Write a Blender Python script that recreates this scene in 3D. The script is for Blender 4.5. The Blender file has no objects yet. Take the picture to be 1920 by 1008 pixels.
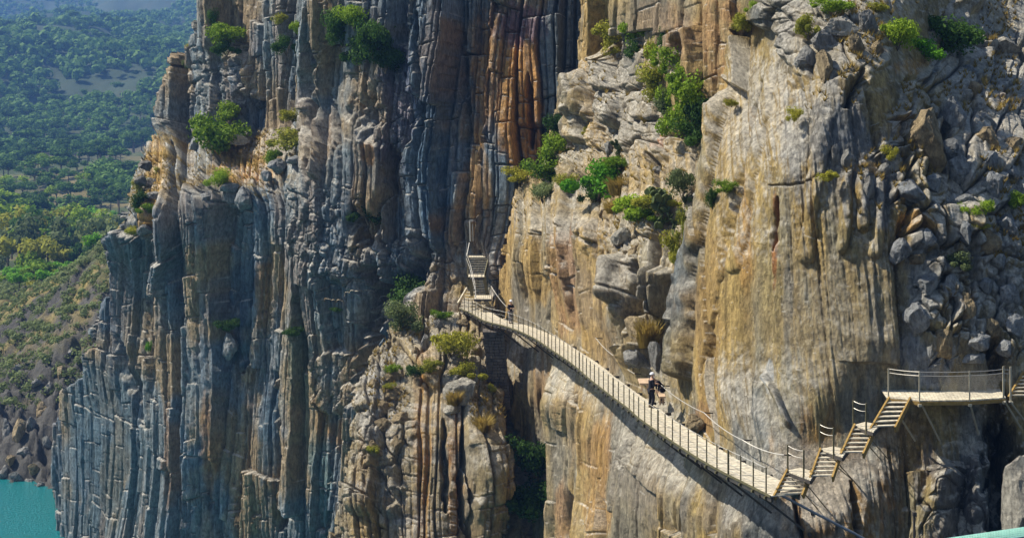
import bpy, bmesh, math, random
import numpy as np
from mathutils import Vector, Matrix

# ------------------------------------------------------------------ camera, sky, sun, exposure
scn = bpy.context.scene
F, HX, HY = 2638.0, 960.0, 227.0          # focal length and horizon of the 1920 x 1008 picture
cd = bpy.data.cameras.new('camera'); cam = bpy.data.objects.new('camera', cd)
scn.collection.objects.link(cam); scn.camera = cam
cam.location = (0, 0, 0); cam.rotation_euler = (math.radians(90), 0, 0)
cd.sensor_width = 36; cd.lens = F/1920*36; cd.shift_y = -(504-HY)/1920
cd.clip_start = 0.5; cd.clip_end = 12000
SUN = Vector((-0.62, 0.12, 0.72)).normalized()
el = math.asin(SUN.z); az = math.atan2(SUN.x, SUN.y)
w = bpy.data.worlds.new('World'); scn.world = w; w.use_nodes = True
nt = w.node_tree; bg = nt.nodes['Background']
sky = nt.nodes.new('ShaderNodeTexSky'); sky.sky_type = 'NISHITA'; sky.sun_disc = False
sky.sun_elevation = el; sky.sun_rotation = az; sky.altitude = 300
nt.links.new(sky.outputs[0], bg.inputs[0]); bg.inputs[1].default_value = 0.08
sl = bpy.data.lights.new('sun', 'SUN'); sl.energy = 5.0; sl.angle = math.radians(0.5); sl.color = (1, .93, .80)
so = bpy.data.objects.new('sun', sl); scn.collection.objects.link(so)
so.rotation_euler = SUN.to_track_quat('Z', 'Y').to_euler()
scn.view_settings.view_transform = 'Standard'; scn.view_settings.look = 'None'
scn.view_settings.exposure = 0.68; scn.view_settings.gamma = 1
scn.cycles.max_bounces = 5; scn.cycles.diffuse_bounces = 3; scn.cycles.glossy_bounces = 2
scn.cycles.volume_bounces = 0

COL = scn.collection
rnd = random.Random(7)

# ------------------------------------------------------------------ small helpers
def px(x, y, D): return Vector(((x-HX)/F*D, D, (HY-y)/F*D))          # picture point at depth D
def lvl(x, y, h): return px(x, y, h*F/(y-HY))                         # picture point on the level h metres below the eye
def lin(r, g, b):
    f = lambda c: (c/255/12.92) if c <= 10 else ((c/255+.055)/1.055)**2.4
    return (f(r), f(g), f(b))
def tag(o, label=None, cat=None, group=None, kind=None):
    if label: o['label'] = label
    if cat: o['category'] = cat
    if group: o['group'] = group
    if kind: o['kind'] = kind
    return o
def empty(name, loc, label, cat, group=None, rz=0):
    o = bpy.data.objects.new(name, None); COL.objects.link(o); o.location = loc; o.rotation_euler.z = rz
    o.empty_display_size = .2
    return tag(o, label, cat, group)
def mkobj(name, verts, faces, mat, parent=None, smooth=False, origin=None):
    """verts are in world space; with a parent they are stored relative to it"""
    me = bpy.data.meshes.new(name)
    if parent is not None: off = Vector(parent['_org']) if '_org' in parent else parent.matrix_basis.translation
    else: off = Vector(origin) if origin is not None else Vector((0, 0, 0))
    me.from_pydata([(v[0]-off.x, v[1]-off.y, v[2]-off.z) for v in verts], [], faces)
    me.materials.append(mat); me.update()
    if smooth: me.polygons.foreach_set('use_smooth', [True]*len(me.polygons))
    o = bpy.data.objects.new(name, me); COL.objects.link(o)
    if parent is not None: o.parent = parent
    else: o.location = off
    return o
class MB:
    def __init__(s): s.v = []; s.f = []
    def add(s, v, f):
        n = len(s.v); s.v += [tuple(a) for a in v]; s.f += [tuple(i+n for i in q) for q in f]
    def hexa(s, c):                       # 8 corners: bottom 4 ccw, top 4
        s.add(c, [(3, 2, 1, 0), (4, 5, 6, 7), (0, 1, 5, 4), (1, 2, 6, 5), (2, 3, 7, 6), (3, 0, 4, 7)])
    def quadslab(s, q, t):                # quad of 4 top points, thickness t downwards
        q = [Vector(a) for a in q]; d = Vector((0, 0, t))
        s.hexa([a-d for a in q]+q)
    def bar(s, a, b, wd, ht=None, up=(0, 0, 1)):
        a = Vector(a); b = Vector(b); ht = ht or wd; d = (b-a).normalized(); up = Vector(up)
        if abs(d.dot(up)) > .97: up = Vector((1, 0, 0))
        r = d.cross(up).normalized()*wd/2; u = r.cross(d).normalized()*ht/2
        s.hexa([a-r-u, a+r-u, b+r-u, b-r-u, a-r+u, a+r+u, b+r+u, b-r+u])
    def tube(s, pts, r, n=6):
        pts = [Vector(p) for p in pts]; rings = []
        rr = r if hasattr(r, '__len__') else [r]*len(pts)
        for i, p in enumerate(pts):
            d = (pts[min(i+1, len(pts)-1)]-pts[max(i-1, 0)]).normalized()
            up = Vector((0, 0, 1)) if abs(d.z) < .95 else Vector((1, 0, 0))
            a = d.cross(up).normalized(); b = a.cross(d)
            rings.append([p+(a*math.cos(t*2*math.pi/n)+b*math.sin(t*2*math.pi/n))*rr[i] for t in range(n)])
        v = [q for ring in rings for q in ring]; f = []
        for i in range(len(pts)-1):
            for j in range(n):
                k = (j+1) % n; f.append((i*n+j, i*n+k, (i+1)*n+k, (i+1)*n+j))
        f.append(tuple(reversed(range(n)))); f.append(tuple((len(pts)-1)*n+j for j in range(n)))
        s.add(v, f)
    def build(s, name, mat, parent=None, smooth=False, origin=None): return mkobj(name, s.v, s.f, mat, parent, smooth, origin)

# ------------------------------------------------------------------ numpy noise
def H(*a, seed=0):
    h = np.full(np.broadcast(*a).shape if len(a) > 1 else np.shape(a[0]), (seed*374761393+668265263) & 0xffffffff, np.uint32)
    with np.errstate(over='ignore'):
        for k, x in enumerate(a):
            h = h ^ (x.astype(np.int64) & 0xffffffff).astype(np.uint32)*np.uint32([2654435761, 2246822519, 3266489917][k % 3])
            h = (h ^ (h >> np.uint32(15)))*np.uint32(2246822519)
            h = (h ^ (h >> np.uint32(13)))*np.uint32(3266489917)
        h = h ^ (h >> np.uint32(16))
    return (h.astype(np.float32)/np.float32(4294967296.0))
def N2(x, y, seed=0):
    i = np.floor(x); j = np.floor(y); u = x-i; v = y-j; u = u*u*(3-2*u); v = v*v*(3-2*v)
    a = H(i, j, seed=seed); b = H(i+1, j, seed=seed); c = H(i, j+1, seed=seed); d = H(i+1, j+1, seed=seed)
    return ((a*(1-u)+b*u)*(1-v)+(c*(1-u)+d*u)*v)*2-1
def N3(x, y, z, seed=0):
    k = np.floor(z); t = z-k; t = t*t*(3-2*t)
    i = np.floor(x); j = np.floor(y); u = x-i; v = y-j; u = u*u*(3-2*u); v = v*v*(3-2*v)
    def pl(kk):
        a = H(i, j, kk, seed=seed); b = H(i+1, j, kk, seed=seed); c = H(i, j+1, kk, seed=seed); d = H(i+1, j+1, kk, seed=seed)
        return (a*(1-u)+b*u)*(1-v)+(c*(1-u)+d*u)*v
    return (pl(k)*(1-t)+pl(k+1)*t)*2-1
def fbm2(x, y, o=4, seed=0, g=.5):
    r = 0; a = 1; n = 0
    for q in range(o): r = r+a*N2(x*2**q+q*17.3, y*2**q+q*9.1, seed+q); n += a; a *= g
    return r/n
def fbm3(x, y, z, o=4, seed=0, g=.5):
    r = 0; a = 1; n = 0
    for q in range(o): r = r+a*N3(x*2**q+q*17.3, y*2**q+q*9.1, z*2**q, seed+q); n += a; a *= g
    return r/n
def cells1(u, seed, other=None, jit=.75):
    """jittered 1-D cells: id, signed offset from centre, distance to the boundary (cell units)"""
    i = np.floor(u); best = np.full(u.shape, 9., np.float32); sec = best.copy(); bid = i.copy(); bo = best.copy()
    for k in (-1, 0, 1):
        h = H(i+k, seed=seed) if other is None else H(i+k, other, seed=seed)
        c = i+k+.5+jit*(h-.5); d = np.abs(u-c); m = d < best
        sec = np.where(m, best, np.minimum(sec, d)); bid = np.where(m, i+k, bid); bo = np.where(m, u-c, bo); best = np.minimum(best, d)
    return bid, bo, (sec-best)/2
def blocks(s, z, wd, ht, seed):
    """vertical slabs broken by cross joints; returns random offset, tilts and the distances to the joints in metres"""
    ci, co, cb = cells1(s/wd, seed)
    hs = ht*(.5+1.3*H(ci, seed=seed+5))
    zz = (z+(H(ci, seed=seed+8)-.5)*.5*co*wd)/hs+H(ci, seed=seed+6)*17
    ri, ro, rb = cells1(zz, seed+7, other=ci)
    a = H(ci, ri, seed=seed+1); b = H(ci, ri, seed=seed+2)-.5; c = H(ci, ri, seed=seed+3)-.5; col = H(ci, seed=seed+4)
    return a, col, b*co*wd, c*ro*hs, cb*wd, rb*hs

def vor2(x, y, seed):
    i = np.floor(x); j = np.floor(y); f1 = np.full(x.shape, 9., np.float32); f2 = f1.copy(); rid = np.zeros(x.shape, np.float32); dx = rid.copy(); dy = rid.copy()
    for a in (-1, 0, 1):
        for b in (-1, 0, 1):
            px_ = i+a+.5+.85*(H(i+a, j+b, seed=seed)-.5); py_ = j+b+.5+.85*(H(i+a, j+b, seed=seed+1)-.5); d = np.hypot(x-px_, y-py_)
            m = d < f1; f2 = np.where(m, f1, np.minimum(f2, d)); rid = np.where(m, H(i+a, j+b, seed=seed+2), rid); dx = np.where(m, x-px_, dx); dy = np.where(m, y-py_, dy); f1 = np.minimum(f1, d)
    return f1, f2, rid, dx, dy
# ------------------------------------------------------------------ materials
def newmat(name):
    m = bpy.data.materials.new(name); m.use_nodes = True; n = m.node_tree
    return m, n, n.nodes['Principled BSDF'], lambda t: n.nodes.new(t)
def mat_plain(name, c, rough=.8, metal=0, var=.25, scale=3, bump=.0, spec=.3):
    m, n, b, N = newmat(name)
    tc = N('ShaderNodeTexCoord'); no = N('ShaderNodeTexNoise'); no.inputs['Scale'].default_value = scale; no.inputs['Detail'].default_value = 6
    n.links.new(tc.outputs['Object'], no.inputs['Vector'])
    mr = N('ShaderNodeMapRange'); mr.inputs[1].default_value = .3; mr.inputs[2].default_value = .7
    mr.inputs[3].default_value = 1-var; mr.inputs[4].default_value = 1+var
    n.links.new(no.outputs[0], mr.inputs[0])
    mx = N('ShaderNodeVectorMath'); mx.operation = 'SCALE'; mx.inputs[0].default_value = c
    n.links.new(mr.outputs[0], mx.inputs['Scale']); n.links.new(mx.outputs[0], b.inputs['Base Color'])
    b.inputs['Roughness'].default_value = rough; b.inputs['Metallic'].default_value = metal
    b.inputs['Specular IOR Level'].default_value = spec
    if bump:
        bu = N('ShaderNodeBump'); bu.inputs['Strength'].default_value = bump; bu.inputs['Distance'].default_value = .02
        n.links.new(no.outputs[0], bu.inputs['Height']); n.links.new(bu.outputs[0], b.inputs['Normal'])
    return m
def mat_rock(name, attr=True, base=(.3, .27, .22), fine=1.0, crack=1.0):
    m, n, b, N = newmat(name)
    tc = N('ShaderNodeNewGeometry')
    mp = N('ShaderNodeMapping'); mp.inputs['Scale'].default_value = (1, 1, .34); n.links.new(tc.outputs['Position'], mp.inputs[0])
    n1 = N('ShaderNodeTexNoise'); n1.inputs['Scale'].default_value = 5.5*fine; n1.inputs['Detail'].default_value = 7; n1.inputs['Roughness'].default_value = .74
    n.links.new(mp.outputs[0], n1.inputs['Vector'])
    n2 = N('ShaderNodeTexNoise'); n2.inputs['Scale'].default_value = 1.7*fine; n2.inputs['Detail'].default_value = 8; n2.inputs['Roughness'].default_value = .7
    n.links.new(tc.outputs['Position'], n2.inputs['Vector'])
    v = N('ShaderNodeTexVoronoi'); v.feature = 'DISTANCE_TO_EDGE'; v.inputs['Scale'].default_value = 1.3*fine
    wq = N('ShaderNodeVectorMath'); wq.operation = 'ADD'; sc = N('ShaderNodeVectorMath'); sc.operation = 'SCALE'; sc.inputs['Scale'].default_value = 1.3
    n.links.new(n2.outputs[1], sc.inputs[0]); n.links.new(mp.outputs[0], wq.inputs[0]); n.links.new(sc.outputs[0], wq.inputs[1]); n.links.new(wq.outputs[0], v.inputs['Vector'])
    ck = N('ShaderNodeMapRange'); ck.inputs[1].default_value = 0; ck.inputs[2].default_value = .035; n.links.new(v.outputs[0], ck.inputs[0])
    # colour
    if attr:
        a = N('ShaderNodeAttribute'); a.attribute_name = 'Col'; src = a.outputs[0]
    else:
        rg = N('ShaderNodeRGB'); rg.outputs[0].default_value = (*base, 1); src = rg.outputs[0]
    r1 = N('ShaderNodeMapRange'); r1.inputs[1].default_value = .3; r1.inputs[2].default_value = .7; r1.inputs[3].default_value = .45; r1.inputs[4].default_value = 1.5
    n.links.new(n1.outputs[0], r1.inputs[0])
    r2 = N('ShaderNodeMapRange'); r2.inputs[1].default_value = .35; r2.inputs[2].default_value = .65; r2.inputs[3].default_value = .75; r2.inputs[4].default_value = 1.22
    n.links.new(n2.outputs[0], r2.inputs[0])
    mu = N('ShaderNodeMath'); mu.operation = 'MULTIPLY'; n.links.new(r1.outputs[0], mu.inputs[0]); n.links.new(r2.outputs[0], mu.inputs[1])
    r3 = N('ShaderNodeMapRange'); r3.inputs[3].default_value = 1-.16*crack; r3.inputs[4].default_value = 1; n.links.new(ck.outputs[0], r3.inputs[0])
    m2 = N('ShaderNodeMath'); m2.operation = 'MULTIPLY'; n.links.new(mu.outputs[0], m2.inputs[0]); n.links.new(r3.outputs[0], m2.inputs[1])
    vs = N('ShaderNodeVectorMath'); vs.operation = 'SCALE'; n.links.new(src, vs.inputs[0]); n.links.new(m2.outputs[0], vs.inputs['Scale'])
    n.links.new(vs.outputs[0], b.inputs['Base Color']); b.inputs['Roughness'].default_value = .85; b.inputs['Specular IOR Level'].default_value = .25
    # bump
    b1 = N('ShaderNodeBump'); b1.inputs['Distance'].default_value = .26; b1.inputs['Strength'].default_value = .9; n.links.new(n1.outputs[0], b1.inputs['Height'])
    b2 = N('ShaderNodeBump'); b2.inputs['Distance'].default_value = .35; b2.inputs['Strength'].default_value = .8; n.links.new(n2.outputs[0], b2.inputs['Height']); n.links.new(b1.outputs[0], b2.inputs['Normal'])
    b3 = N('ShaderNodeBump'); b3.inputs['Distance'].default_value = .10*crack+.001; b3.inputs['Strength'].default_value = .7*crack; n.links.new(ck.outputs[0], b3.inputs['Height']); n.links.new(b2.outputs[0], b3.inputs['Normal'])
    n.links.new(b3.outputs[0], b.inputs['Normal'])
    return m
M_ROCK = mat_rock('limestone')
M_WOOD = mat_plain('pale_weathered_timber', (.56, .50, .38), .8, 0, .34, 5, .3)
M_STRING = mat_plain('ochre_timber', (.30, .19, .055), .8, 0, .3, 5, .3)
M_STEEL = mat_plain('dull_steel', (.13, .115, .06), .6, .2, .25, 4)
M_DARK = mat_plain('dark_steel', (.07, .062, .055), .6, .3, .3, 4)
M_PALE = mat_plain('pale_galvanised_steel', (.42, .38, .28), .5, .1, .15, 4)
M_CABLE = mat_plain('steel_cable', (.55, .52, .46), .45, .5, .1, 4)
# ------------------------------------------------------------------ the cliffs
def tps(ctrl):
    c = np.array(ctrl, float); X = c[:, :2]/100; n = len(c)
    d = np.linalg.norm(X[:, None]-X[None], axis=2); K = np.where(d > 0, d*d*np.log(d+1e-9), 0)+np.eye(n)*.02
    Pm = np.c_[np.ones(n), X]; A = np.block([[K, Pm], [Pm.T, np.zeros((3, 3))]])
    sol = np.linalg.solve(A, np.r_[c[:, 2], 0, 0, 0])
    def f(x, y):
        r = sol[n]+sol[n+1]*x/100+sol[n+2]*y/100
        for i in range(n):
            dd = (x/100-X[i, 0])**2+(y/100-X[i, 1])**2; r = r+sol[i]*.5*dd*np.log(dd+1e-9)
        return r
    return f
def seg_dist(x, y, pts):
    """distance in picture units to a polyline, and the fraction along it"""
    best = np.full(x.shape, 1e9, np.float32); t_at = np.zeros(x.shape, np.float32); n = len(pts)-1
    for i in range(n):
        ax, ay = pts[i][:2]; bx, by = pts[i+1][:2]; dx, dy = bx-ax, by-ay
        t = np.clip(((x-ax)*dx+(y-ay)*dy)/(dx*dx+dy*dy), 0, 1); d = np.hypot(x-ax-t*dx, y-ay-t*dy)
        m = d < best; best = np.where(m, d, best); t_at = np.where(m, (i+t)/n, t_at)
    return best, t_at
LAY = {}
def cliff(name, label, x0, x1, y0, y1, step, ctrl, left, right, style, fissures=(), ribs=(), stains=(), damp=None, base=None, push=24):
    xs = np.arange(x0, x1+step, step, dtype=np.float32); ys = np.arange(y0, y1+step, step, dtype=np.float32)
    gx, gy = np.meshgrid(xs, ys); D = tps(ctrl)(gx, gy).astype(np.float32)
    X = (gx-HX)/F*D; Z = (HY-gy)/F*D
    P = np.stack([X, D, Z], -1)
    du = np.gradient(P, axis=1); dv = np.gradient(P, axis=0)
    Nn = np.cross(dv, du); Nn /= np.linalg.norm(Nn, axis=2, keepdims=True)+1e-9
    Nn = np.where(Nn[..., 1:2] > 0, -Nn, Nn)
    row = P[int(len(ys)*style.get('row', .6))]; ds = np.r_[0, np.hypot(np.diff(row[:, 0]), np.diff(row[:, 1]))]; S = np.cumsum(ds).astype(np.float32)
    S = S-S[-1]+style.get('s0', 0)
    s = np.broadcast_to(S[None], gx.shape).copy(); z = Z
    up = np.clip(Nn[..., 2], 0, 1)
    k = style
    sw = s+k.get('lean', 0)*z+.8*fbm2(s/5, z/13, 3, 11)+.10*fbm2(s/1.2, z/3.5, 2, 31)
    zw = z+.25*s*k.get('dip', .1)+.5*fbm2(s/4, z/5, 2, 21)
    d = k['big']*fbm2(sw/13, z/45, 3, 1)
    zone = np.clip(.5+1.3*fbm2(s/9, z/14, 3, 77)+k.get('blocky', 0), 0, 1)      # 1 = blocky and jointed, 0 = fluted
    a, c, ts, tz, bs, bz = blocks(sw, zw, k['w1'], k['h1'], 100)
    d = d+k['a1']*((c-.5)*1.3+(a-.5)*1.1)+.55*ts+.12*tz
    wob = .5+.9*(N2(s/1.7, z/2.3, 55)*.5+.5)
    d = d-k['c1']*np.exp(-(bs/(.13*wob))**3)*(.4+.6*H(np.floor(sw/k['w1']), seed=3))-k['c1']*.45*np.exp(-(bz/.08)**3)*zone
    tone = (a-.5)*.5
    a, c, ts, tz, bs, bz = blocks(sw*1.03+3, zw, k['w2'], k['h2'], 200)
    d = d+k['a2']*((c-.5)*.8+(a-.5)*(.3+1.1*zone))+.5*ts*zone+.15*tz*zone-k['c2']*np.exp(-(bs/(.075*wob))**3)-k['c2']*.8*zone*np.exp(-(bz/.06)**3)
    tone = tone+(a-.5)*.5*(.3+zone)
    a, c, ts, tz, bs, bz = blocks(sw*.97+7, zw*1.1, k['w3'], k['h3'], 300)
    d = d+k['a3']*(a-.5)*(.25+zone)+.35*ts-k['c3']*np.exp(-(bs/.045)**2.5)*(.4+zone)-k['c3']*zone*np.exp(-(bz/.045)**2.5)
    tone = tone+(a-.5)*.35
    fl = 1-np.abs(fbm2(sw/k.get('fw', .5), z/k.get('fz', 7), 3, 41)); d = d+k['fl']*(1-zone*.5)*(fl-.6)
    d = d+k['f1']*fbm3(P[..., 0]/2.5, D/2.5, z/3.5, 4, 61, .55)+k['f2']*fbm3(P[..., 0]/.6, D/.6, z/.8, 3, 62, .6)
    for (cx, cy, rx, ry, cs, amp) in k.get('rubble', ()):
        rm = np.clip((1.15-((gx-cx)/rx)**2-((gy-cy)/ry)**2+.9*fbm2(gx/40, gy/40, 3, 71))*2.2, 0, 1)
        if cs: 
            wx = s+.35*cs*fbm2(s/cs, z/cs, 3, 72); wz = z*.8+.35*cs*fbm2(s/cs+9, z/cs, 3, 73)
            v1, v2, rid, dx, dy = vor2(wx/cs, wz/cs, 74); b_ = np.clip((v2-v1)/.26, 0, 1); pil = np.sqrt(np.clip(1-(1-b_)**3, 0, 1)); h_ = rid*37 % 1; til = (h_-.5)*dx*1.5+(rid*91 % 1-.7)*dy*1.3
            v3, v4, rid2, dx2, dy2 = vor2(wx/cs*2.3, wz/cs*2.0, 84); b2_ = np.clip((v4-v3)/.22, 0, 1); pil2 = np.sqrt(np.clip(1-(1-b2_)**3, 0, 1))+(rid2*53 % 1-.5)*dx2*1.6-.5*dy2
            dr = amp*(pil*(.5+.8*rid)+.5*til+.24*pil2*(.4+rid2)-.6)+.16*fbm3(P[..., 0]/.9, D/.9, z/.9, 4, 75, .6)
            d = d*(1-.62*rm)+dr*rm; tone = tone*(1-rm)+((rid-.5)*.7+(rid2-.5)*.3)*rm
    for pts, wid, dep in fissures:
        e = fbm2(gx/14, gy/30, 3, 91)*wid*1.1; dd, t = seg_dist(gx+e, gy, pts)
        wv = wid*(.35+.65*np.sin(np.pi*np.clip(t*.96+.02, 0, 1)))
        d = d-dep*np.exp(-(dd/wv)**2)
    for pts, wid, dep in ribs:
        e = fbm2(gx/20, gy/40, 2, 93)*wid*.5; dd, t = seg_dist(gx+e, gy, pts)
        d = d+dep*np.sqrt(np.clip(1-(dd/wid)**2, 0, 1))*np.clip(t*5, .15, 1)
    for (cx, cy, rx, ry, f) in k.get('calm', ()):
        d = d*(1-f*np.clip(1.6-1.6*np.sqrt(((gx-cx)/rx)**2+((gy-cy)/ry)**2), 0, 1))
    if damp is not None:
        q = damp(gx, gy); d = d*(1-.72*q)-.30*q
    d = d*(1-.45*np.clip((up-.35)*3, 0, 1))
    P2 = P+Nn*d[..., None]
    # colour of the stone itself
    def mixc(col, c2, f): return col+(np.array(c2, np.float32)-col)*f[..., None]
    pal = [np.array(lin(*q), np.float32) for q in k['pal']]
    col = np.broadcast_to(pal[0], P.shape).copy()
    sx = sw/1.0
    for i, c2 in enumerate(pal[1:]):
        n = fbm2(sx/(2.2+1.3*i)+i*31, z/(14-3*i), 4, 500+i*9, .6); col = mixc(col, c2, np.clip(.5+(n-.12)*3.2, 0, 1)*.85)
    st = fbm2(sx/.45, z/9, 3, 700); col = col*(1+k.get('st', .28)*st[..., None])
    col = col*(1+.42*tone[..., None])
    for (cx, cy, rx, ry, c2, f) in stains:
        n1 = fbm2(gx/22+cx, gy/70, 4, 800, .62); n2 = fbm2(gx/9, gy/26+cy, 3, 810)
        e = ((gx-cx)/rx)**2+((gy-cy)/ry)**2
        m = np.clip(1.25-e+n1*1.3+n2*.5, 0, 1); m = m*m*(3-2*m); col = mixc(col, lin(*c2), m*f)
    # dry grass and earth lie on what is level enough
    dPu = np.gradient(P2, axis=1); dPv = np.gradient(P2, axis=0); n2 = np.cross(dPv, dPu); n2 /= np.linalg.norm(n2, axis=2, keepdims=True)+1e-9
    upf = np.where(n2[..., 1] > 0, -n2[..., 2], n2[..., 2])
    g = np.clip((up-k.get('gth', .36))*6, 0, 1)*np.clip(.6+2.2*fbm2(gx/46, gy/16, 4, 900, .6), 0, 1)*np.clip(upf*3+.1, 0, 1)
    g = g*k.get('grass', 1); col = mixc(col, lin(158, 134, 78), g*.85)
    sun_top = np.clip((upf-.30)*2.8, 0, 1)*(1-g); col = mixc(col, lin(206, 200, 186), sun_top*.68)  # sunlit tops painted into the colour: upward faces mixed paler
    col = np.clip(col, .012, .8)
    # outline
    xl = np.interp(ys, [p[1] for p in left], [p[0] for p in left]); xr = np.interp(ys, [p[1] for p in right], [p[0] for p in right])
    jag = k.get('jag', 7)
    jl = jag*(N2(ys/26, ys*0, 5)*.7+N2(ys/9, ys*0, 6)*.45+(H(np.floor(ys/17+N2(ys/30, ys*0, 8)), seed=9)-.5)*.9)
    jr = jag*.8*(N2(ys/22, ys*0+3, 15)+(H(np.floor(ys/13), seed=19)-.5)*.8)
    ins = (gx >= (xl+jl)[:, None]) & (gx <= (xr+jr)[:, None]) & ((xr-xl) > 1)[:, None]
    P2 = np.where(ins[..., None], P2, P2*(1+push/np.maximum(D, 1))[..., None])
    keep = ins.copy()
    for ax, r in ((0, 1), (1, 1)):
        for sh in (-2, -1, 1, 2):
            keep |= np.roll(ins, sh, axis=ax)
    q = keep[:-1, :-1] & keep[1:, :-1] & keep[:-1, 1:] & keep[1:, 1:]
    ny, nx = gx.shape; idx = np.arange(ny*nx).reshape(ny, nx)
    quads = np.stack([idx[:-1, :-1][q], idx[1:, :-1][q], idx[1:, 1:][q], idx[:-1, 1:][q]], 1)
    used = np.unique(quads); remap = np.full(ny*nx, -1, np.int64); remap[used] = np.arange(len(used)); quads = remap[quads]
    V = P2.reshape(-1, 3)[used].astype(np.float32); C4 = np.c_[col.reshape(-1, 3)[used], np.ones(len(used))].astype(np.float32)
    me = bpy.data.meshes.new(name); me.vertices.add(len(V)); me.vertices.foreach_set('co', V.ravel())
    me.loops.add(quads.size); me.loops.foreach_set('vertex_index', quads.ravel().astype(np.int32))
    me.polygons.add(len(quads)); me.polygons.foreach_set('loop_start', np.arange(0, quads.size, 4, dtype=np.int32))
    at = me.color_attributes.new('Col', 'FLOAT_COLOR', 'POINT'); at.data.foreach_set('color', C4.ravel())
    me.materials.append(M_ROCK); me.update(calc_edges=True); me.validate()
    o = bpy.data.objects.new(name, me); COL.objects.link(o); tag(o, label, None, None, 'structure')
    LAY[name] = dict(P=P2, ins=ins, x0=x0, y0=y0, step=step, up=upf)
    return o
def surf(x, y, layers=('sunlit_wall', 'gully_wall', 'lower_buttress', 'shaded_cliff'), pull=0):
    best = None
    for n in layers:
        L = LAY.get(n)
        if L is None: continue
        i = int(round((y-L['y0'])/L['step'])); j = int(round((x-L['x0'])/L['step']))
        if 0 <= i < L['P'].shape[0] and 0 <= j < L['P'].shape[1] and L['ins'][i, j]:
            D = L['P'][i, j][1]
            if best is None or D < best: best = D
    return px(x, y, (best if best is not None else 60)-pull)

OCH = (176, 108, 42); RUST = (150, 78, 34); TAN = (168, 140, 92); GREY = (118, 120, 122); BLU = (92, 112, 128); PUR = (104, 92, 112); DRK = (60, 58, 60)
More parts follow.
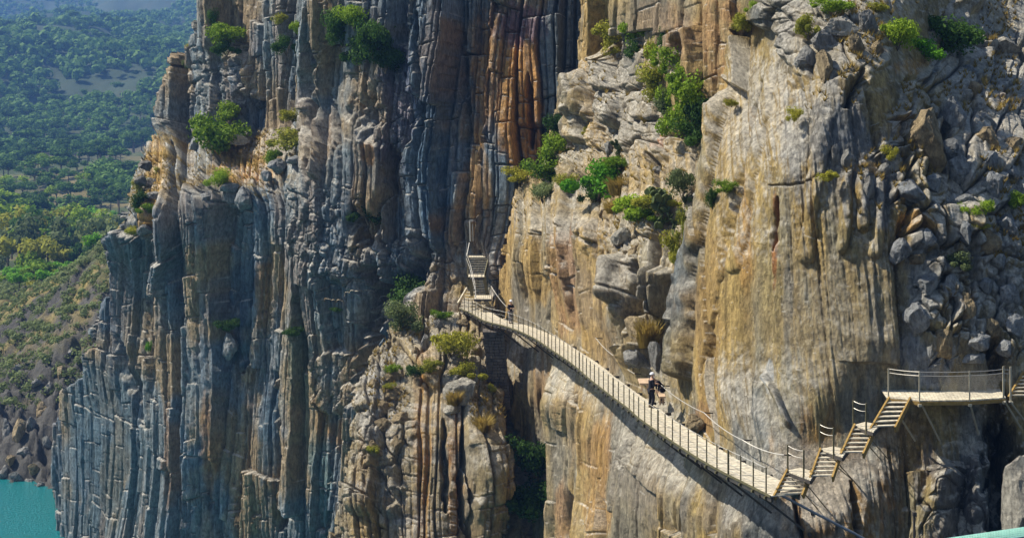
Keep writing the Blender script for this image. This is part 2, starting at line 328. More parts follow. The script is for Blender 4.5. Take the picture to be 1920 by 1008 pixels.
# --- the shaded cliff behind and to the left
cliff('shaded_cliff', 'tall shaded blue-grey cliff of vertical slabs', 30, 1200, -40, 1050, 1.5,
  [(1000, 200, 113), (1100, 0, 113.5), (1180, 400, 112), (1180, 1000, 110), (930, 350, 113), (900, 470, 115.4), (870, 560, 114.6), (900, 520, 115), (940, 640, 111), (900, 0, 116), (1000, 1000, 112),
   (750, 300, 120), (600, 300, 125), (700, 600, 120.5), (500, 500, 129), (400, 420, 135), (330, 500, 140), (250, 480, 144), (200, 600, 148), (110, 1008, 153), (100, 800, 153),
   (300, 800, 140), (400, 800, 134.5), (600, 900, 125), (700, 800, 121.5), (350, 0, 151), (450, 100, 141), (600, 0, 125.5), (300, 1000, 141), (500, 1000, 130), (800, 1000, 117),
   (470, 335, 132), (440, 340, 132.5), (450, 245, 140), (400, 265, 143), (500, 240, 138), (250, 425, 142), (300, 420, 139), (290, 265, 151), (260, 300, 149), (330, 200, 150), (420, 180, 143), (430, 0, 143), (720, 100, 120.5), (700, 240, 120.5)],
  [(402, -40), (398, 20), (388, 60), (372, 92), (345, 100), (336, 130), (322, 190), (308, 252), (290, 267), (272, 292), (256, 335), (240, 420), (226, 490), (214, 560), (192, 640), (166, 705), (112, 742), (88, 800), (76, 880), (72, 940), (88, 1008), (98, 1050)],
  [(1190, -40), (1190, 1050)],
  dict(big=2.6, w1=3.3, h1=17, a1=1.7, c1=2.2, w2=1.3, h2=5.5, a2=.7, c2=1.0, w3=.55, h3=3.2, a3=.2, c3=.32, fl=.10, fw=.7, f1=.16, f2=.13, row=.5,
       pal=[(128, 136, 138), (150, 138, 128), (112, 126, 138), (160, 138, 104)], lean=-.03, dip=.15, blocky=.06, gth=.30, calm=[(190, 860, 150, 260, .8), (240, 560, 80, 150, .5), (480, 860, 40, 160, .4)], rubble=[(250, 350, 30, 70, 1.4, .6), (700, 500, 110, 60, 1.5, .8), (590, 400, 60, 90, 1.3, .6), (400, 160, 60, 70, 1.5, .7), (840, 500, 60, 60, 1.3, .6), (620, 720, 50, 60, 1.5, .6), (740, 220, 60, 60, 1.3, .5)]),
  fissures=[([(800, 30), (815, 150), (808, 300), (806, 500)], 7, 3.0), ([(735, 300), (722, 400), (728, 480)], 6, 2.5), ([(706, 500), (694, 600), (690, 740)], 20, 6), ([(860, 60), (875, 200), (880, 330), (870, 450)], 5, 2.2),
            ([(620, 180), (640, 280), (645, 380)], 5, 2), ([(508, 700), (512, 850), (506, 1000)], 7, 3), ([(596, 80), (598, 200), (588, 330)], 8, 2.6), ([(700, 190), (700, 240)], 30, 1.5), ([(690, 600), (690, 740)], 10, 3),
            ([(335, 280), (334, 420), (345, 560)], 6, 3), ([(236, 630), (258, 720), (275, 800)], 9, 1.8), ([(550, 560), (556, 700)], 6, 2.4), ([(440, 620), (425, 700)], 5, 1.8), ([(810, 480), (770, 545), (700, 560)], 24, 3.5), ([(690, 380), (700, 470)], 22, 2.5), ([(1003, 150), (1000, 280)], 5, 2)],
  stains=[(300, 345, 26, 80, (206, 164, 86), .95), (462, 300, 56, 38, (212, 160, 84), .95), (460, 255, 40, 20, (190, 156, 90), .8), (985, 170, 34, 160, (204, 148, 78), .9), (925, 130, 50, 140, (190, 144, 84), .75), (975, 60, 60, 40, (120, 92, 110), .7), (905, 330, 32, 110, (200, 156, 92), .75), (915, 200, 12, 90, (196, 140, 76), .6), (1003, 260, 16, 60, (192, 134, 70), .7), (840, 120, 24, 150, (140, 110, 80), .5),
          (705, 285, 12, 26, (176, 130, 84), .8), (612, 270, 16, 60, (150, 120, 84), .6), (750, 330, 14, 50, (160, 128, 84), .5), (590, 800, 14, 60, (160, 126, 78), .5), (350, 560, 10, 90, (150, 104, 62), .6), (322, 880, 9, 110, (164, 118, 70), .55), (392, 860, 8, 120, (164, 118, 70), .5),
          (470, 560, 14, 70, (160, 118, 64), .5), (620, 820, 18, 30, (176, 130, 70), .6), (555, 700, 18, 120, (126, 132, 110), .6), (590, 900, 22, 100, (96, 128, 128), .6), (830, 300, 26, 170, (74, 104, 128), .7), (490, 800, 16, 200, (86, 110, 124), .6),
          (200, 820, 70, 180, (82, 106, 116), .6), (430, 560, 30, 60, (70, 88, 104), .6), (760, 180, 40, 160, (92, 88, 116), .5), (880, 430, 40, 50, (150, 116, 66), .5), (240, 560, 26, 130, (118, 108, 104), .5), (500, 930, 20, 60, (138, 110, 62), .5), (885, 600, 50, 40, (140, 110, 66), .5)], damp=lambda x, y: np.clip(1.5-np.hypot((x-898)/40, (y-525)/75), 0, 1))
# --- wall and gully the walkway follows
DECK = [(862, 577), (885, 587), (910, 601), (955, 613), (1000, 632), (1040, 658), (1075, 682), (1110, 712), (1150, 743), (1180, 765), (1200, 783), (1250, 818), (1300, 851), (1350, 880), (1400, 905), (1447, 929)]
def near_path(x, y):
    pts = [(a+10, b-16) for a, b in DECK]+[(1500, 890), (1560, 850), (1620, 800), (1680, 750), (1800, 742), (1930, 740)]
    d, _ = seg_dist(x, y, pts); q = np.clip(1.25-d/90, 0, 1); return q*q*(3-2*q)
cliff('gully_wall', 'pale cliff wall and bushy gully beside the walkway', 880, 1440, -40, 1050, 1.5,
  [(950, 585, 108), (1000, 608, 101.3), (1050, 635, 94.6), (1110, 670, 87.3), (1160, 700, 82.2), (1215, 722, 78.2), (1300, 790, 70), (1400, 860, 63),
   (950, 400, 109), (1000, 400, 103.5), (1100, 420, 91), (1200, 440, 84), (1280, 450, 80), (1100, 0, 104), (1200, 0, 93), (1330, 0, 82), (1420, 0, 79), (1050, 310, 106), (1100, 180, 103), (1120, 360, 93), (1170, 120, 99), (1250, 130, 88),
   (1200, 250, 92), (1300, 230, 84), (1280, 370, 82), (1200, 600, 80.5), (1240, 600, 80), (1040, 1008, 93.5), (1110, 1008, 83.2), (1200, 1008, 74.2), (1280, 1008, 68.4), (1110, 810, 84.6), (1200, 880, 74.9), (1290, 940, 67), (1050, 760, 91.6), (1400, 1008, 62.5), (940, 760, 104), (990, 900, 98.5), (990, 1008, 97), (935, 1008, 99.5), (1020, 780, 97.5), (1390, 400, 77)],
  [(1092, -40), (1096, 60), (1084, 110), (1056, 146), (1048, 215), (1020, 262), (1004, 318), (960, 352), (944, 400), (934, 450), (926, 520), (922, 580), (920, 640), (935, 700), (940, 1050)],
  [(1440, -40), (1440, 640), (1330, 760), (1330, 1050)],
  dict(big=.8, w1=3.8, h1=12, a1=.55, c1=1.1, w2=1.5, h2=4, a2=.22, c2=.45, w3=.6, h3=1.6, a3=.08, c3=.09, fl=.10, fw=.8, f1=.20, f2=.06, row=.6,
       pal=[(174, 152, 108), (148, 140, 120), (180, 150, 94), (134, 128, 114)], dip=-.1, blocky=-.1, gth=.38, grass=.7, calm=[(1100, 540, 80, 90, .4), (1120, 860, 110, 140, .45)], rubble=[(1185, 220, 90, 130, 1.7, 1.0), (1180, 440, 70, 60, 1.5, .9), (1200, 640, 50, 60, 2.2, 1.0), (1100, 310, 110, 40, 1.6, .8)], s0=0),
  fissures=[([(1024, 410), (1023, 500), (1018, 600)], 4, 2.2), ([(978, 495), (980, 580)], 4, 1.8), ([(1215, 500), (1212, 570), (1185, 600)], 8, 2.6), ([(1244, 600), (1236, 700)], 5, 2), ([(1098, 180), (1068, 230), (1062, 290)], 9, 3), ([(1290, 60), (1292, 150)], 9, 1.5), ([(1180, 750), (1187, 870)], 5, 1.4), ([(1028, 640), (1030, 780)], 4, 1.6),
            ([(955, 800), (965, 900), (970, 990)], 12, 2.0), ([(1235, 300), (1240, 330)], 7, 1.8)],
  ribs=[([(1150, 80), (1160, 230)], 16, 1.6), ([(1105, 130), (1100, 260)], 14, 1.4), ([(1200, 640), (1200, 720)], 28, 2.2), ([(1170, 480), (1175, 560)], 18, 1.2), ([(1255, 500), (1240, 590)], 16, 1.2)],
  stains=[(1060, 520, 26, 110, (176, 132, 92), .6), (1110, 560, 30, 90, (150, 132, 110), .6), (1000, 500, 20, 70, (186, 150, 80), .6), (1340, 70, 60, 90, (176, 132, 86), .6), (1250, 60, 60, 60, (164, 140, 112), .6), (1190, 200, 60, 130, (142, 140, 132), .7), (1130, 880, 30, 120, (172, 128, 72), .6),
          (1080, 800, 26, 80, (180, 150, 106), .5), (1220, 900, 60, 90, (150, 140, 126), .6), (1250, 265, 8, 30, (196, 130, 84), .8), (1010, 700, 20, 70, (168, 128, 80), .5), (1060, 960, 8, 60, (176, 126, 76), .5), (1145, 650, 40, 50, (146, 122, 84), .6), (1180, 520, 40, 80, (136, 126, 112), .6)],
  damp=near_path, push=22)
# --- buttress below the far end of the walkway
cliff('lower_buttress', 'sunlit rock buttress below the far end of the walkway', 560, 1080, 560, 1050, 1.4,
  [(740, 640, 106), (760, 605, 108.5), (860, 600, 108.5), (900, 625, 107), (700, 720, 101), (660, 850, 98), (620, 1008, 95), (760, 760, 99), (870, 760, 98.5), (930, 780, 99), (800, 1008, 93), (940, 1008, 95), (850, 700, 102), (920, 690, 104), (780, 680, 102.5)],
  [(905, 560), (880, 588), (800, 596), (738, 618), (722, 640), (708, 662), (700, 690), (690, 715), (676, 728), (668, 770), (662, 830), (655, 880), (640, 920), (622, 980), (600, 1050)],
  [(905, 560), (925, 600), (940, 640), (938, 700), (940, 760), (950, 800), (950, 900), (946, 1050)],
  dict(big=1.3, w1=2.9, h1=8, a1=.9, c1=1.0, w2=1.2, h2=2.6, a2=.5, c2=.4, w3=.55, h3=.9, a3=.16, c3=.14, fl=.12, f1=.42, f2=.10, row=.7,
       pal=[(176, 156, 114), (150, 142, 124), (176, 142, 86), (134, 128, 114)], dip=.2, blocky=.25, gth=.34, grass=.6, jag=9, rubble=[(722, 760, 60, 190, 1.5, 1.0), (830, 680, 110, 70, 1.7, 1.1)]),
  fissures=[([(868, 800), (862, 900), (868, 1000)], 5, 1.6), ([(830, 790), (836, 960)], 6, 1.2)],
  ribs=[([(905, 800), (905, 1000)], 34, 1.2), ([(720, 660), (700, 800), (690, 950)], 26, 1.1)],
  stains=[(790, 850, 20, 160, (184, 132, 66), .8), (850, 880, 16, 120, (178, 118, 50), .7), (905, 940, 30, 80, (156, 138, 96), .5), (700, 900, 16, 90, (160, 128, 84), .5), (760, 960, 40, 60, (138, 134, 130), .7), (715, 760, 34, 90, (150, 148, 144), .6)], push=10)
# --- the broad wall above the stairs
cliff('sunlit_wall', 'broad sunlit ochre wall above the stairs', 1230, 1980, -40, 1050, 1.35,
  [(1262, 765, 71.8), (1300, 800, 67.6), (1380, 850, 62.3), (1455, 893, 59.0), (1480, 880, 59.3), (1540, 840, 59.9), (1600, 795, 60.2), (1670, 745, 60.4), (1800, 740, 60.2), (1930, 740, 59.9),
   (1262, 1008, 69.6), (1380, 1008, 60.6), (1380, 940, 61.0), (1300, 920, 66.3), (1480, 1008, 58.2), (1600, 1008, 58.2), (1700, 1008, 58.8), (1800, 1008, 58), (1930, 1008, 57.6), (1750, 850, 59.9), (1900, 870, 59.3),
   (1290, 500, 73), (1400, 500, 65.5), (1500, 500, 63.2), (1600, 500, 62.4), (1670, 500, 62.2), (1800, 500, 62.8), (1930, 500, 64), (1330, 300, 74), (1450, 300, 66), (1560, 300, 64.6), (1660, 330, 64.2), (1850, 300, 66.5), (1930, 300, 68), (1600, 640, 61.2), (1670, 640, 61.1),
   (1385, 70, 77), (1450, 0, 73), (1560, 0, 72), (1560, 120, 66.6), (1640, 130, 66.5), (1650, 0, 72), (1750, 120, 74), (1750, 0, 78), (1930, 0, 84), (1930, 130, 78), (1800, 620, 61.4), (1930, 620, 61.6)],
  [(1400, -40), (1392, 40), (1384, 90), (1372, 135), (1352, 190), (1338, 260), (1322, 330), (1308, 410), (1290, 500), (1276, 580), (1264, 650), (1262, 720), (1270, 800), (1290, 1050)],
  [(1980, -40), (1980, 1050)],
  dict(big=.35, w1=3.2, h1=14, a1=.16, c1=.16, w2=1.0, h2=7, a2=.10, c2=.05, w3=.36, h3=3, a3=.05, c3=.04, fl=.15, fw=.26, fz=2.6, f1=.10, f2=.10, row=.5,
       pal=[(152, 136, 94), (128, 128, 116), (164, 138, 82), (104, 110, 112)], lean=.10, dip=.3, blocky=-.8, gth=.5, grass=.3, jag=4, st=.42, calm=[(1520, 620, 190, 190, .35), (1330, 430, 80, 400, .55)], rubble=[(1840, 330, 170, 300, 1.6, 1.2), (1830, 600, 130, 90, 1.5, 1.1), (1560, 90, 110, 70, 2.0, .8), (1800, 960, 90, 80, 1.7, .7), (1500, 30, 80, 50, 1.6, .6)]),
  fissures=[([(1490, 925), (1494, 970), (1506, 1010)], 4, 1.2), ([(1592, 905), (1600, 960), (1600, 1005)], 7, 1.0), ([(1868, 640), (1875, 880), (1870, 1008)], 22, 3.2), ([(1440, 347), (1480, 346), (1560, 330)], 2, .22), ([(1456, 370), (1452, 470)], 4, .7),
            ([(1620, 130), (1585, 200)], 9, 1.6), ([(1420, 150), (1395, 300), (1352, 520), (1320, 700)], 7, .9), ([(1770, 210), (1768, 320)], 8, 1.8), ([(1890, 780), (1886, 840)], 4, 1), ([(1690, 300), (1700, 380), (1680, 480)], 8, 1.0)],
  ribs=[([(1366, 160), (1345, 240), (1300, 480), (1282, 700)], 13, 1.5), ([(1440, 100), (1415, 300), (1380, 500)], 12, .35), ([(1560, 200), (1535, 290), (1510, 480)], 16, .35), ([(1590, 300), (1580, 470)], 10, .4), ([(1615, 315), (1612, 430)], 12, .5), ([(1440, 700), (1462, 740), (1480, 800)], 6, .7), ([(1650, 320), (1640, 480)], 11, .4),
        ([(1790, 860), (1760, 940), (1730, 1040)], 34, 1.2), ([(1840, 850), (1830, 960)], 24, 1.1)],
  stains=[(1560, 620, 130, 150, (168, 146, 104), .6), (1330, 600, 36, 190, (178, 144, 88), .5), (1400, 430, 14, 180, (188, 146, 84), .6), (1480, 640, 12, 130, (124, 128, 128), .5), (1640, 640, 14, 160, (132, 134, 130), .5), (1540, 250, 80, 140, (120, 124, 128), .8), (1640, 330, 50, 110, (116, 122, 130), .8),
          (1455, 430, 5, 100, (160, 96, 46), .7), (1730, 520, 34, 130, (136, 142, 148), .7), (1730, 680, 60, 60, (132, 138, 146), .8), (1860, 300, 120, 330, (164, 164, 160), .85), (1560, 900, 110, 120, (170, 124, 58), .6), (1700, 850, 60, 90, (140, 112, 66), .6), (1790, 930, 70, 100, (112, 112, 116), .7), (1340, 950, 60, 70, (150, 140, 128), .5),
          (1450, 710, 9, 30, (176, 182, 186), .8), (1474, 780, 6, 30, (176, 182, 186), .7), (1310, 780, 30, 30, (150, 110, 76), .5), (1420, 640, 40, 90, (150, 132, 96), .4), (1500, 60, 60, 60, (146, 138, 124), .5), (1720, 425, 40, 20, (190, 148, 82), .8), (1620, 318, 34, 10, (190, 150, 84), .8), (1875, 195, 24, 20, (170, 130, 78), .7), (1800, 570, 20, 30, (190, 140, 70), .6), (1695, 130, 30, 14, (180, 140, 80), .7)],
  damp=near_path, push=14)
# dark cleft and small rounded hollow details are left to the fissures above

def snap(x, y):
    """nearest spot to the right that lies on some cliff"""
    for k in range(30):
        for L in LAY.values():
            i = int(round((y-L['y0'])/L['step'])); j = int(round((x-6-L['x0'])/L['step']))
            if 0 <= i < L['P'].shape[0] and 0 <= j < L['P'].shape[1] and L['ins'][i, j]: return x
        x += 4
    return x
# ------------------------------------------------------------------ valley, water, far hills
def valley_z(X, Y):
    z = np.interp(Y, [120, 165, 176, 200, 230, 270, 330, 430, 520, 640, 800, 1000, 1300, 1700, 2200, 2700, 3300],
                     [-62, -51, -44.6, -38, -33.5, -33.5, -36, -36, -31, -18, -3, 22, 62, 112, 186, 262, 290])
    tt = X/Y; z = z+13*np.clip((tt+.372)/.08, 0, 1.2)*np.exp(-((Y-226)/34)**2)
    z = z+10*fbm2(X/80, Y/110, 4, 1000)*np.clip((Y-380)/200, 0, 1)+48*fbm2(X/230+5, Y/380, 4, 1010)*np.clip((Y-600)/700, 0, 1)
    z = z-np.clip((Y-1400)/1500, 0, 1)*np.clip((X+Y*.16)/260, -1, 1)*16
    z = z+(2.4*fbm2(X/7, Y/7, 4, 1020)+2.6*(1-np.abs(fbm2(X/3.2, Y/3.2, 4, 1030)))-1.9)*np.clip((300-Y)/40, 0, 1)
    z = z+1.3*np.clip((212-Y)/20, 0, 1)*(1-np.abs(fbm2(X/1.8, Y/2.5, 3, 1033))*2)
    z = z+1.2*fbm2(X/12, Y/12, 3, 1040)+.3*fbm2(X/3, Y/3, 3, 1050)
    return z
def terrain():
    ys = np.concatenate([np.linspace(125, 330, 260), np.geomspace(331, 3400, 330)])[:, None].astype(np.float32)
    t = np.linspace(-.50, .16, 420)[None].astype(np.float32)
    X = t*ys; Y = np.broadcast_to(ys, X.shape).astype(np.float32); Z = valley_z(X, Y).astype(np.float32)
    n = fbm2(X/14, Y/14, 4, 1100); n2 = fbm2(X/60, Y/90, 3, 1110)
    c = np.broadcast_to(np.array(lin(124, 112, 72), np.float32), X.shape+(3,)).copy()
    def mixc(col, c2, f): return col+(np.array(c2, np.float32)-col)*np.clip(f, 0, 1)[..., None]
    c = mixc(c, lin(66, 78, 40), .7+n*2.2); c = mixc(c, lin(112, 94, 74), (n2-.25)*3)
    sp = (Y < 300) & (X < -30); rk = fbm2(X/3.5, Y/3.5, 4, 1130)
    c = np.where(sp[..., None], mixc(mixc(c, lin(74, 72, 70), .7+rk*2.5), lin(138, 122, 72), (fbm2(X/5, Y/5, 4, 1140, .6))*3), c)
    c = mixc(c, lin(82, 80, 76), np.clip((214-Y)/14+rk*1.5, 0, 1)*(X < -30)*(Y < 230))
    far = np.clip((Y-560)/300, 0, 1); c = mixc(c, lin(50, 66, 42), far*.92)
    P = np.stack([X, Y, Z], -1); ny, nx = X.shape; idx = np.arange(ny*nx).reshape(ny, nx)
    q = np.stack([idx[:-1, :-1], idx[:-1, 1:], idx[1:, 1:], idx[1:, :-1]], -1).reshape(-1, 4)
    me = bpy.data.meshes.new('hillside'); me.vertices.add(ny*nx); me.vertices.foreach_set('co', P.ravel())
    me.loops.add(q.size); me.loops.foreach_set('vertex_index', q.ravel().astype(np.int32)); me.polygons.add(len(q)); me.polygons.foreach_set('loop_start', np.arange(0, q.size, 4, dtype=np.int32))
    at = me.color_attributes.new('Col', 'FLOAT_COLOR', 'POINT'); at.data.foreach_set('color', np.c_[c.reshape(-1, 3), np.ones(ny*nx)].astype(np.float32).ravel())
    me.materials.append(mat_rock('valley_soil', fine=.8, crack=0)); me.update(calc_edges=True)
    o = bpy.data.objects.new('hillside', me); COL.objects.link(o); tag(o, 'scrubby valley slopes', kind='structure')
terrain()
# water
m, n, b, N = newmat('turquoise_water')
b.inputs['Base Color'].default_value = (*lin(24, 116, 120), 1); b.inputs['Roughness'].default_value = .12; b.inputs['Specular IOR Level'].default_value = .5
tc = N('ShaderNodeNewGeometry'); mp = N('ShaderNodeMapping'); mp.inputs['Scale'].default_value = (1.3, .7, 1); n.links.new(tc.outputs['Position'], mp.inputs[0])
no = N('ShaderNodeTexNoise'); no.inputs['Scale'].default_value = 3.2; no.inputs['Detail'].default_value = 6; n.links.new(mp.outputs[0], no.inputs[0])
bu = N('ShaderNodeBump'); bu.inputs['Distance'].default_value = .35; bu.inputs['Strength'].default_value = 1; n.links.new(no.outputs[0], bu.inputs['Height']); n.links.new(bu.outputs[0], b.inputs['Normal'])
wa = mkobj('water', [(-320, 60, -45), (30, 60, -45), (30, 330, -45), (-320, 330, -45)], [(0, 1, 2, 3)], m); tag(wa, 'turquoise river water', kind='structure')

# ------------------------------------------------------------------ vegetation
def mat_leaf(name, c1, c2, trans=.35):
    m, n, b, N = newmat(name)
    oi = N('ShaderNodeObjectInfo'); g = N('ShaderNodeNewGeometry')
    no = N('ShaderNodeTexNoise'); no.inputs['Scale'].default_value = 1.1; no.inputs['Detail'].default_value = 3; n.links.new(g.outputs['Position'], no.inputs['Vector'])
    ad = N('ShaderNodeMath'); ad.operation = 'MULTIPLY_ADD'; ad.inputs[1].default_value = .35; n.links.new(g.outputs['Random Per Island'], ad.inputs[0])
    a2 = N('ShaderNodeMath'); a2.operation = 'MULTIPLY_ADD'; a2.inputs[1].default_value = .4; a2.inputs[2].default_value = -.12; n.links.new(oi.outputs['Random'], a2.inputs[0]); n.links.new(a2.outputs[0], ad.inputs[2])
    a3 = N('ShaderNodeMath'); a3.operation = 'MULTIPLY_ADD'; a3.inputs[1].default_value = .7; n.links.new(no.outputs[0], a3.inputs[0]); n.links.new(ad.outputs[0], a3.inputs[2])
    a4 = N('ShaderNodeMapRange'); a4.inputs[1].default_value = .2; a4.inputs[2].default_value = 1.0; n.links.new(a3.outputs[0], a4.inputs[0])
    mx = N('ShaderNodeMix'); mx.data_type = 'RGBA'; n.links.new(a4.outputs[0], mx.inputs[0])
    mx.inputs[6].default_value = (*c1, 1); mx.inputs[7].default_value = (*c2, 1)
    n.links.new(mx.outputs[2], b.inputs['Base Color']); b.inputs['Roughness'].default_value = .75; b.inputs['Specular IOR Level'].default_value = .15
    tr = N('ShaderNodeBsdfTranslucent'); n.links.new(mx.outputs[2], tr.inputs[0]); ms = N('ShaderNodeMixShader'); ms.inputs[0].default_value = trans
    n.links.new(b.outputs[0], ms.inputs[1]); n.links.new(tr.outputs[0], ms.inputs[2]); n.links.new(ms.outputs[0], n.nodes['Material Output'].inputs[0])
    return m
LEAF = {'green': mat_leaf('green_foliage', lin(58, 96, 22), lin(158, 182, 52)), 'olive': mat_leaf('olive_foliage', lin(88, 96, 30), lin(182, 180, 70)),
        'dark': mat_leaf('dark_foliage', lin(28, 54, 24), lin(84, 116, 46)), 'yellow': mat_leaf('yellow_green_foliage', lin(116, 120, 34), lin(186, 180, 66)),
        'dry': mat_leaf('dry_grass_blades', lin(122, 104, 50), lin(180, 156, 84)), 'grey': mat_leaf('grey_green_foliage', lin(74, 88, 56), lin(138, 150, 96)),
        'blue': mat_leaf('pine_foliage', lin(40, 74, 36), lin(112, 146, 64)), 'bright': mat_leaf('bright_green_foliage', lin(70, 128, 24), lin(128, 178, 50))}
M_BARK = mat_plain('bark', (.14, .11, .08), .9)
def crown_mesh(name, n, seed, leaf=.05, flat=.8, lobes=7, spiky=0):
    """leaf-sized faces through a unit-radius crown made of uneven clumps"""
    r = random.Random(seed); v = []; f = []
    cl = []
    for i in range(lobes):
        a = r.uniform(0, 6.28); q = r.uniform(.1, .74); cl.append((Vector((math.cos(a)*q, math.sin(a)*q, r.uniform(-.3, .65)*flat)), r.uniform(.15, .48)))
    for i in range(n):
        c, R = r.choice(cl); d = Vector((r.gauss(0, 1), r.gauss(0, 1), r.gauss(0, 1))).normalized()
        p = c+d*R*(r.random()**.45)*Vector((1, 1, .85)).x; p.z *= flat
        s = leaf*r.uniform(.6, 1.5); nrm = (d+Vector((r.gauss(0, .5), r.gauss(0, .5), r.gauss(0, .5)))).normalized()
        t = nrm.orthogonal().normalized(); t = Matrix.Rotation(r.uniform(0, 6.28), 3, nrm) @ t; u = nrm.cross(t)
        if spiky: t = (d+Vector((0, 0, .9))).normalized(); u = t.orthogonal().normalized()*.28; t = t*3.2
        k = len(v); v += [p-t*s*.6, p+u*s*.5, p+t*s*.9, p-u*s*.45]; f.append((k, k+1, k+2, k+3))
    me = bpy.data.meshes.new(name); me.from_pydata(v, [], f); me.update(); return me
def stems_mesh(name, seed, n=7, tall=.75, r0=.035, trunk=None):
    r = random.Random(seed); mb = MB()
    if trunk: mb.tube([(0, 0, -trunk), (r.uniform(-.05, .05), r.uniform(-.05, .05), -trunk*.4), (0, 0, 0)], [r0*1.8, r0*1.4, r0], 6)
    for i in range(n):
        a = r.uniform(0, 6.28); q = r.uniform(.25, .7); z0 = 0 if trunk else -.45
        mb.tube([(0, 0, z0), (math.cos(a)*q*.4, math.sin(a)*q*.4, z0+.3), (math.cos(a)*q, math.sin(a)*q, r.uniform(.1, .5)*tall)], [r0, r0*.6, r0*.2], 5)
    me = bpy.data.meshes.new(name); me.from_pydata(mb.v, [], mb.f); me.materials.append(M_BARK); me.update(); return me
def grass_mesh(seed):
    r = random.Random(seed); v = []; f = []
    for i in range(420):
        a = r.uniform(0, 6.28); q = r.random()**.6; cl_ = .75+.25*math.sin(a*3+seed); b = Vector((math.cos(a)*q*.6*cl_, math.sin(a)*q*.6*cl_, -.55)); o = Vector((math.cos(a)*q+r.gauss(0, .25), math.sin(a)*q+r.gauss(0, .25), 0))
        h = r.uniform(.5, 1.35); m1 = b+o*.2+Vector((0, 0, h*.6)); t = b+o*.6+Vector((0, 0, h*r.uniform(.75, 1))); s = Vector((-math.sin(a+1), math.cos(a+1), 0))*.034
        k = len(v); v += [b-s, b+s, m1+s*.8, m1-s*.8, t]; f += [(k, k+1, k+2, k+3), (k+3, k+2, k+4)]
    me = bpy.data.meshes.new('foliage'); me.from_pydata(v, [], f); me.update(); return me
CR = {}
def crown(kind, var):
    k = (kind, var)
    if k not in CR:
        me = grass_mesh(40+var) if kind == 'dry' else crown_mesh('foliage', 3800, 40+var*7, leaf=.055, flat=.85 if var % 2 else .7, lobes=10+var*2, spiky=(kind == 'dry'))
        me.materials.append(LEAF[kind]); CR[k] = me
    return CR[k]
ST = [stems_mesh('stems', 60+i) for i in range(3)]
def shrub(x, y, wpx, hpx, kind, label, cat='shrub', group=None, pull=.4, D=None):
    """bush whose middle is seen at x, y with the given width and height in picture pixels"""
    hpx = max(hpx, .6*wpx); x = snap(x, y+hpx*.35)
    base = surf(x, y+hpx*.35) if D is None else px(x, y+hpx*.35, D)
    d = base.y-pull-wpx/F*base.y*.25; c = px(x, y, d); rx = wpx/2/F*d*1.5; rz = hpx/2/F*d*1.7
    e = empty('shrub' if cat == 'shrub' else cat.replace(' ', '_'), c-Vector((0, 0, rz*.5)), label, cat, group)
    var = rnd.randrange(5)
    o = bpy.data.objects.new('foliage', crown(kind, var)); COL.objects.link(o); o.parent = e; o.location = (0, 0, rz*.4)
    o.scale = (rx, rx*.85, rz); o.rotation_euler.z = rnd.uniform(0, 6.28)
    s = bpy.data.objects.new('stems', rnd.choice(ST)); COL.objects.link(s); s.parent = e; s.location = (0, .15*rx, rz*.3); s.scale = (rx*.7, rx*.7, rz*.8); s.rotation_euler.z = rnd.uniform(0, 6.28)
    return e
